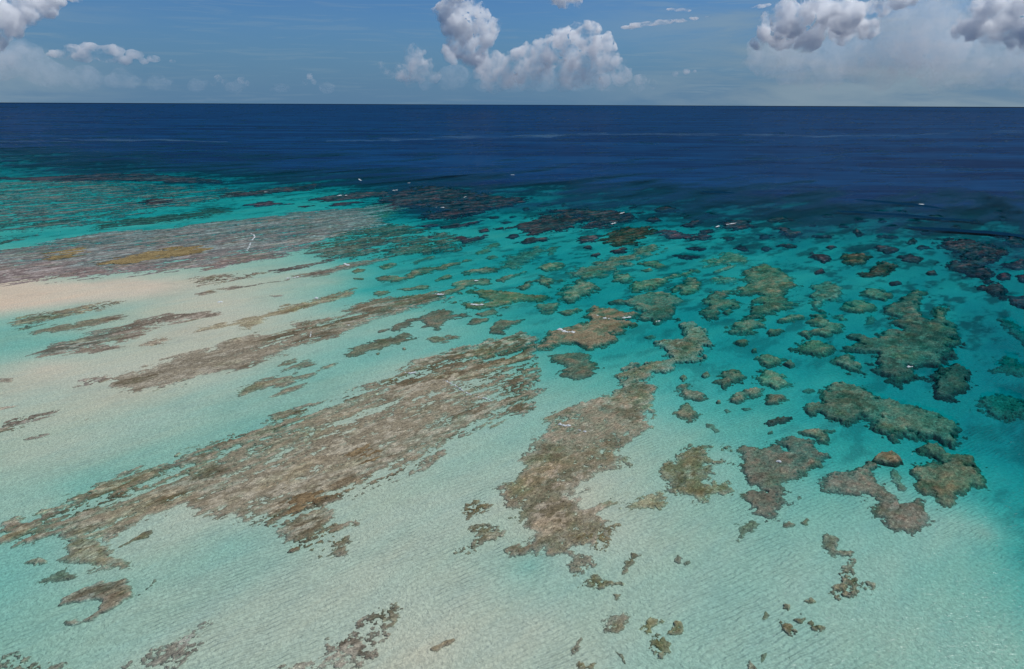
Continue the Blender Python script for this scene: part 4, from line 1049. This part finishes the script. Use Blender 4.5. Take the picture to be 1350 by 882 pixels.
slick([(690, 181), (760, 178), (850, 177), (960, 178), (1080, 179.5), (1180, 179), (1252, 176)], 4.0, 'long pale slick line across the navy sea, right of centre')
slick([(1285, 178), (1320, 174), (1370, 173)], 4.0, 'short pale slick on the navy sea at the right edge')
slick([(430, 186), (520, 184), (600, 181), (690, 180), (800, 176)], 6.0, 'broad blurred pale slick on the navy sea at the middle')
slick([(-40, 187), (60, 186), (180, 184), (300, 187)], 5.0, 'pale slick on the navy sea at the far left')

# ------------------------------------------------------------------ clouds
def make_cloud(name, dens, lo, hi, z0, z1, zmin, tint):
    """Water droplets: white scatter, patchy, thinning towards the base."""
    m, t = new_mat(name)
    pos = t.node('ShaderNodeNewGeometry').outputs['Position']
    alt = t.node('ShaderNodeSeparateXYZ', {0: pos}).outputs[2]
    n3 = t.noise(pos, .0040, 6.0, .66, .5)
    den = t.math('MULTIPLY', t.ramp(n3, lo, hi, .0, 1.0), t.ramp(alt, z0, z1, zmin, 1.0))
    sc_ = t.node('ShaderNodeVolumeScatter', {'Color': tint, 'Density': t.math('MULTIPLY', den, dens), 'Anisotropy': .0})
    sf_ = t.node('ShaderNodeMixShader', {0: .012, 1: t.node('ShaderNodeBsdfTransparent').outputs[0],
                                         2: t.node('ShaderNodeBsdfDiffuse', {'Color': (.95, .95, .95, 1)}).outputs[0]})
    finish(t, sf_.outputs[0], sc_.outputs[0])
    return m


MAT_CLOUD = make_cloud('cloud', .021, .43, .63, 150.0, 1450.0, .06, (.98, .992, 1, 1))
MAT_SOFT = make_cloud('soft_cloud', .0018, .36, .66, 100.0, 1000.0, .35, (.74, .86, .96, 1))
texs = []
for nm, s_ in (('billow', 300.0), ('curl', 110.0), ('wisp', 45.0)):
    tx = bpy.data.textures.new(nm, 'CLOUDS')
    tx.noise_scale = s_
    tx.noise_depth = 3
    tx.noise_basis = 'ORIGINAL_PERLIN'
    texs.append(tx)


def cloud(label, lobes, dist=12000.0, seed=1, voxel=18.0, disp=(260, 130, 50), flat=1.0, stretch=1.0, name='cumulus_cloud', group=None, mat=None):
    """A heap of billows: lobes given as photograph points with a radius, each carrying smaller and smaller knobs."""
    rnd = random.Random(seed)
    bm = bmesh.new()
    k = dist / FPX
    c = np.array(lobes, float).mean(0)
    dc = ray(c[0], c[1])
    ctr = dc * dist / math.hypot(dc[0], dc[1])

    def ball(q, r, sub):
        bmesh.ops.create_icosphere(bm, subdivisions=sub, radius=1.0,
                                   matrix=Matrix.Translation(q) @ Matrix.Diagonal((r * stretch, r * stretch, r * flat, 1)))

    def knobs(q, r, depth):
        for i in range(9 if depth == 0 else 4):
            th, ph = rnd.uniform(0, 6.283), math.asin(rnd.uniform(-.35, 1))
            off = Vector((math.cos(th) * math.cos(ph) * stretch, math.sin(th) * math.cos(ph) * stretch, math.sin(ph) * flat)) * r * rnd.uniform(.8, 1.0)
            rk = r * rnd.uniform(.22, .46)
            if rk < voxel * 1.3:
                continue
            ball(q + off, rk, 2)
            if depth < 1:
                knobs(q + off, rk, depth + 1)

    for (x, y, r) in lobes:
        d = ray(x, y)
        dd = dist + rnd.uniform(-.5, .5) * r * k * 1.6
        q = Vector(d * dd / math.hypot(d[0], d[1]) - ctr)
        ball(q, r * k * .85, 3)
        knobs(q, r * k * .85, 0)
    me = bpy.data.meshes.new(name)
    bm.to_mesh(me)
    me.materials.append(mat or MAT_CLOUD)
    o = bpy.data.objects.new(name, me)
    C.objects.link(o)
    o.location = (ctr[0], ctr[1], ctr[2] + CAM_H)
    rm = o.modifiers.new('remesh', 'REMESH')
    rm.mode = 'VOXEL'
    rm.voxel_size = voxel
    rm.use_smooth_shade = True
    for tx, st in zip(texs, disp):
        if st:
            dm = o.modifiers.new('displace', 'DISPLACE')
            dm.texture = tx
            dm.texture_coords = 'GLOBAL'
            dm.strength = st
            dm.mid_level = .5
    return tag(o, label, 'cloud', group, 'thing')


cloud('big billowing white cumulus with a grey belly just right of the middle',
      [(655, 95, 28), (690, 85, 26), (720, 70, 22), (745, 55, 20), (775, 48, 19), (795, 60, 18), (785, 80, 24), (760, 90, 26), (810, 85, 14),
       (820, 100, 15), (842, 107, 8), (700, 105, 18), (722, 98, 16), (740, 104, 18), (790, 106, 16), (640, 107, 12), (860, 110, 5), (672, 108, 12)], 12000, 1)
cloud('tall white cloud column cut by the top edge, left of the big cumulus',
      [(590, 15, 18), (605, 35, 24), (625, 20, 18), (640, 45, 18), (650, 35, 11), (600, 60, 16), (625, 68, 20), (608, -4, 20), (632, 84, 14), (612, 80, 12)], 12600, 2)
cloud('small bright cumulus cluster at the left foot of the tall cloud column',
      [(545, 75, 15), (530, 92, 15), (555, 93, 17), (513, 96, 8), (572, 102, 9), (504, 90, 5), (540, 104, 10)], 11800, 3)
cloud('little knob of cloud between the bright cluster and the tall column', [(588, 66, 7), (592, 74, 8), (598, 80, 6)], 11900, 4, voxel=18, disp=(60, 50, 25))
cloud('cloud scrap cut by the top edge above the big cumulus', [(745, 0, 13), (735, -8, 14), (756, -6, 12), (760, 4, 7)], 12500, 5)
cloud('wide white cumulus crown at upper right, right of the big cumulus',
      [(1010, 42, 16), (1040, 26, 24), (1075, 22, 26), (1110, 20, 24), (1138, 34, 18), (1030, 50, 18), (1070, 48, 20), (1110, 44, 18),
       (1000, 58, 10), (1145, 16, 14), (1165, 4, 16), (1185, -4, 16)], 13000, 6)
cloud('large soft grey rain veil hanging below the wide crown, down to the horizon',
      [(1010, 75, 28), (1050, 80, 32), (1095, 78, 34), (1140, 72, 36), (1185, 60, 42), (1230, 58, 44), (1270, 75, 36), (1310, 80, 32), (1350, 82, 34),
       (1200, 20, 36), (1240, 20, 34), (1160, 100, 20), (1240, 100, 22), (1080, 102, 16)], 15500, 7, voxel=30, disp=(320, 160, 60),
      name='rain_veil_cloud', mat=MAT_SOFT)
cloud('pale hazy cloud bank low on the horizon at far left',
      [(-20, 85, 26), (20, 78, 24), (60, 98, 18), (110, 104, 16), (160, 106, 14), (210, 110, 11), (260, 113, 9), (310, 114, 9), (370, 116, 8), (430, 116, 7)],
      15500, 17, voxel=30, disp=(240, 120, 50), stretch=1.5, flat=.8, name='haze_cloud_bank', mat=MAT_SOFT)
cloud('soft grey haze under the big cumulus, close above the horizon',
      [(640, 112, 10), (680, 108, 14), (720, 106, 16), (760, 106, 16), (800, 107, 14), (840, 112, 9), (600, 100, 16), (590, 112, 9), (560, 112, 8)],
      14500, 18, voxel=26, disp=(200, 100, 40), stretch=1.4, name='haze_cloud_bank', mat=MAT_SOFT)
cloud('white cumulus cut by the top right corner',
      [(1270, 42, 13), (1290, 25, 22), (1320, 12, 20), (1345, 18, 22), (1345, 45, 18), (1312, 45, 15), (1375, 20, 28)], 12500, 8)
cloud('grey white cloud filling the top left corner',
      [(0, 15, 28), (30, 10, 22), (58, 8, 14), (-30, 28, 36), (18, 32, 16), (72, 0, 10), (95, -6, 8)], 12500, 9)
cloud('long flat lens of white cloud at upper left',
      [(75, 71, 7), (95, 66, 8), (120, 64, 9), (150, 66, 9), (178, 72, 7), (203, 78, 5), (110, 75, 9), (140, 77, 8), (165, 80, 6), (228, 81, 3),
       (85, 76, 5), (190, 81, 4)], 12000, 10, voxel=18, disp=(70, 50, 25), flat=.8, stretch=1.5)
cloud('tiny cloud puff near the horizon at left, first of three', [(288, 103, 5), (281, 110, 4), (297, 109, 5)], 14000, 11, voxel=18, disp=(40, 40, 20))
cloud('tiny cloud puff near the horizon at left, second of three', [(317, 106, 5), (326, 110, 4)], 14000, 12, voxel=18, disp=(40, 40, 20))
cloud('tiny cloud puff near the horizon, third and rightmost of three', [(408, 101, 5), (402, 108, 4), (414, 108, 4)], 14000, 13, voxel=18, disp=(40, 40, 20))
cloud('small flat cloud right of the big cumulus', [(905, 95, 6), (890, 98, 5), (916, 94, 3.5), (872, 101, 3)], 13000, 14, voxel=18, disp=(50, 40, 20), flat=.7)
for i_, (a_, lb_) in enumerate((
        ([(828, 36, 4), (842, 33, 5), (858, 31, 5), (876, 29, 5), (895, 27, 4), (915, 24, 3), (935, 22, 2.5)], 'long bright wisp of cloud above and right of the big cumulus'),
        ([(885, 12, 3), (896, 13, 3.5), (906, 14, 2.5)], 'small bright wisp above the long one'),
        ([(990, 10, 2), (1002, 8, 3), (1012, 6, 2)], 'small bright wisp left of the wide soft cumulus'))):
    cloud(lb_, a_, 13000, 20 + i_, voxel=14, disp=(40, 40, 25), flat=.55, stretch=2.6, name='cloud_wisp')


# ------------------------------------------------------------------ the surface sheet, open where reefs lie at the top
deepf = sstep(11, 52, LP * (1 + .75 * fbm((X * SU[0] + Y * SU[1]) / 110, (X * SV[0] + Y * SV[1]) / 30, 77, 6, .6))) * sstep(300, 470, np.hypot(X, Y))
hole = HOLE > .5
kp = ~(hole[:-1, :-1] & hole[1:, :-1] & hole[1:, 1:] & hole[:-1, 1:])
dry = Z > 0.0
kp &= ~(dry[:-1, :-1] & dry[1:, :-1] & dry[1:, 1:] & dry[:-1, 1:])
o = grid_mesh('sea_surface', np.stack([X, Y, np.full_like(X, 0.02)], -1), kp, MAT_SEA, {'deep': deepf})
tag(o, 'wind rippled surface of the sea, navy out to the horizon', 'water', kind='structure')
